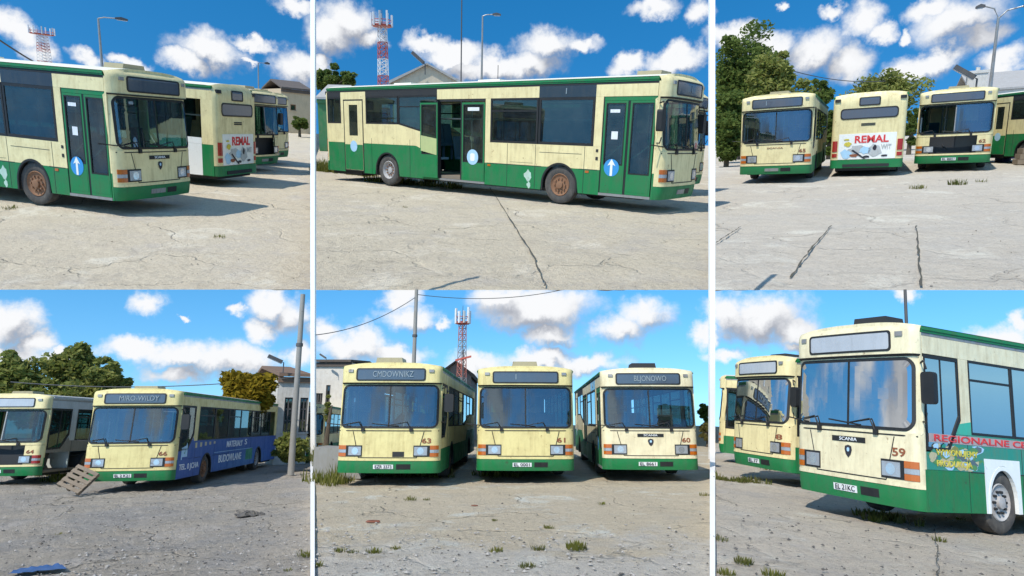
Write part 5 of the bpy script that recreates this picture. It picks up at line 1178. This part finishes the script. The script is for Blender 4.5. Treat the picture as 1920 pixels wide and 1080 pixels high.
for p, L_ in TUFTS.items():
    for i, (u, v, px, n) in enumerate(L_):
        g = gpt(p, u, v); sc = px / (FPX / max(1, (g - Vector((0, 0, 0))).length)); m = MB(); blades(m, (0, 0), int(n * 1.5), sc * .62, sc * .95, random.Random(i * 7 + p), .016 * sc + .003)
        o = raw('grass_tuft', m, SPROUT if i % 3 else DRYG); at(o, p, g)
        tag(o, TLAB[p][i], 'grass tuft', 'grass tufts of the yards')
def weeds(p, label, spots, mat, seed):
    rg = random.Random(seed); m = MB()
    for (u0, v0, u1, v1, n, h) in spots:
        A, B = gpt(p, u0, v0), gpt(p, u1, v1)
        for k in range(n):
            c = A.lerp(B, rg.random()); blades(m, (c.x + rg.uniform(-.3, .3), c.y + rg.uniform(-.3, .3)), 14, h * rg.uniform(.3, 1.2), .12, rg, .012)
    o = raw('weeds', m, mat); o.matrix_world = YARD[p]['M']; tag(o, label, 'weeds'); o['kind'] = 'stuff'
weeds(2, 'scrubby weeds along the foot of the long broadside bus', [(592, 318, 690, 330, 80, .38), (700, 338, 860, 352, 60, .26), (594, 316, 640, 322, 50, .5)], SPROUT, 1)
weeds(5, 'rank weeds under the bumper of the bus numbered 63', [(592, 860, 640, 905, 80, .55), (640, 890, 850, 893, 60, .3), (900, 890, 960, 893, 22, .2), (592, 900, 630, 908, 26, .3)], SPROUT, 2)
weeds(4, 'weeds growing along the foot of the white brick building', [(520, 862, 582, 868, 60, .35), (60, 890, 170, 892, 24, .15)], DRYG, 3)
weeds(6, 'thin weeds in the shade of the second bus, lower right yard', [(1350, 898, 1420, 904, 30, .15), (1620, 960, 1700, 985, 16, .14)], DRYG, 4)
def rubble(p, label, u0, u1, v0, v1, n, smin, smax, mat, seed, dens_=None):
    rg = random.Random(seed); m = MB()
    for k in range(n):
        g = gpt(p, rg.uniform(u0, u1), v0 + (v1 - v0) * rg.random()); s = smin + (smax - smin) * rg.random() ** 3; b_ = len(m.v)
        pts = [Vector(q) for q in ((1, 0, 0), (-.8, .3, .1), (.1, 1, 0), (-.1, -.9, .1), (.1, .1, .8), (0, 0, -.5))]; a = rg.uniform(0, 6.28); c_, s_ = math.cos(a), math.sin(a)
        for q in pts:
            q = q * s * rg.uniform(.6, 1.3); m.v.append((g.x + q.x * c_ - q.y * s_, g.y + q.x * s_ + q.y * c_, g.z + q.z * .7))
        for f in ((0, 2, 4), (2, 1, 4), (1, 3, 4), (3, 0, 4), (2, 0, 5), (1, 2, 5), (3, 1, 5), (0, 3, 5)): m.f.append(tuple(b_ + i for i in f))
    o = raw('rubble', m, mat); o.matrix_world = YARD[p]['M']; tag(o, label, 'rubble'); o['kind'] = 'stuff'
MSTONE = paint('mid_stone', (.20, .18, .15), rough=.95, dirt=.4); DSTONE = paint('dark_stone', (.10, .095, .09), rough=.95, dirt=.4); LSTONE = paint('pale_stone', (.36, .34, .31), rough=.95, dirt=.4); BRK = paint('brick_bit', (.20, .07, .045), rough=.95, dirt=.3)
rubble(4, 'dark rubble scattered over the rough grey lower left yard', -20, 580, 905, 1085, 800, .006, .035, DSTONE, 1)
rubble(4, 'pale stone chips scattered over the lower left yard', -20, 580, 905, 1085, 1200, .006, .04, LSTONE, 2)
rubble(5, 'pale concrete chips in the foreground of the lower middle yard', 592, 1330, 980, 1085, 700, .006, .04, LSTONE, 3)
rubble(5, 'dark grit in the foreground of the lower middle yard', 592, 1330, 930, 1085, 350, .005, .03, DSTONE, 4)
rubble(6, 'dark grit on the grey sand of the lower right yard', 1342, 1925, 930, 1085, 450, .005, .03, DSTONE, 5)
rubble(1, 'grit on the sandy upper left yard', -10, 582, 345, 540, 120, .005, .02, MSTONE, 6)
rubble(2, 'grit on the sandy upper middle yard', 592, 1330, 345, 540, 140, .005, .02, MSTONE, 7)
rubble(3, 'grit on the pale upper right yard', 1342, 1925, 325, 540, 140, .005, .02, MSTONE, 8)
for (u, v, s) in ((700, 978, .10), (890, 948, .06)):
    rg = random.Random(u); m = MB(); n = 12
    ring_ = lambda r, z: [(r * s * math.cos(2 * math.pi * k / n) * (1 + .3 * rg.random()), .5 * r * s * math.sin(2 * math.pi * k / n) * (1 + .3 * rg.random()), z * s) for k in range(n)]
    m.strip(ring_(1, -.05), ring_(.8, .18)); k0 = len(m.v); m.v += ring_(.75, .2); m.f.append(tuple(range(k0, k0 + n))); o = put('brick_fragment', m, BRK); at(o, 5, gpt(5, u, v)); tag(o, 'reddish brick fragment lying on the sand, %s' % ('larger one' if s > .08 else 'smaller one'), 'brick')
g = gpt(4, 468, 963); m = MB(); rg = random.Random(9)
m.grid(lambda u, v: ((u - .5) * .55 + rg.uniform(-.03, .03), (v - .5) * .42 + rg.uniform(-.03, .03), max(-.03, .07 * math.sin(math.pi * u) * math.sin(math.pi * v) + rg.uniform(-.02, .02) - .02)), 16, 12); o = put('coal_heap', m, DSTONE); at(o, 4, g); tag(o, 'small black heap of cinders on the lower left yard', 'heap')
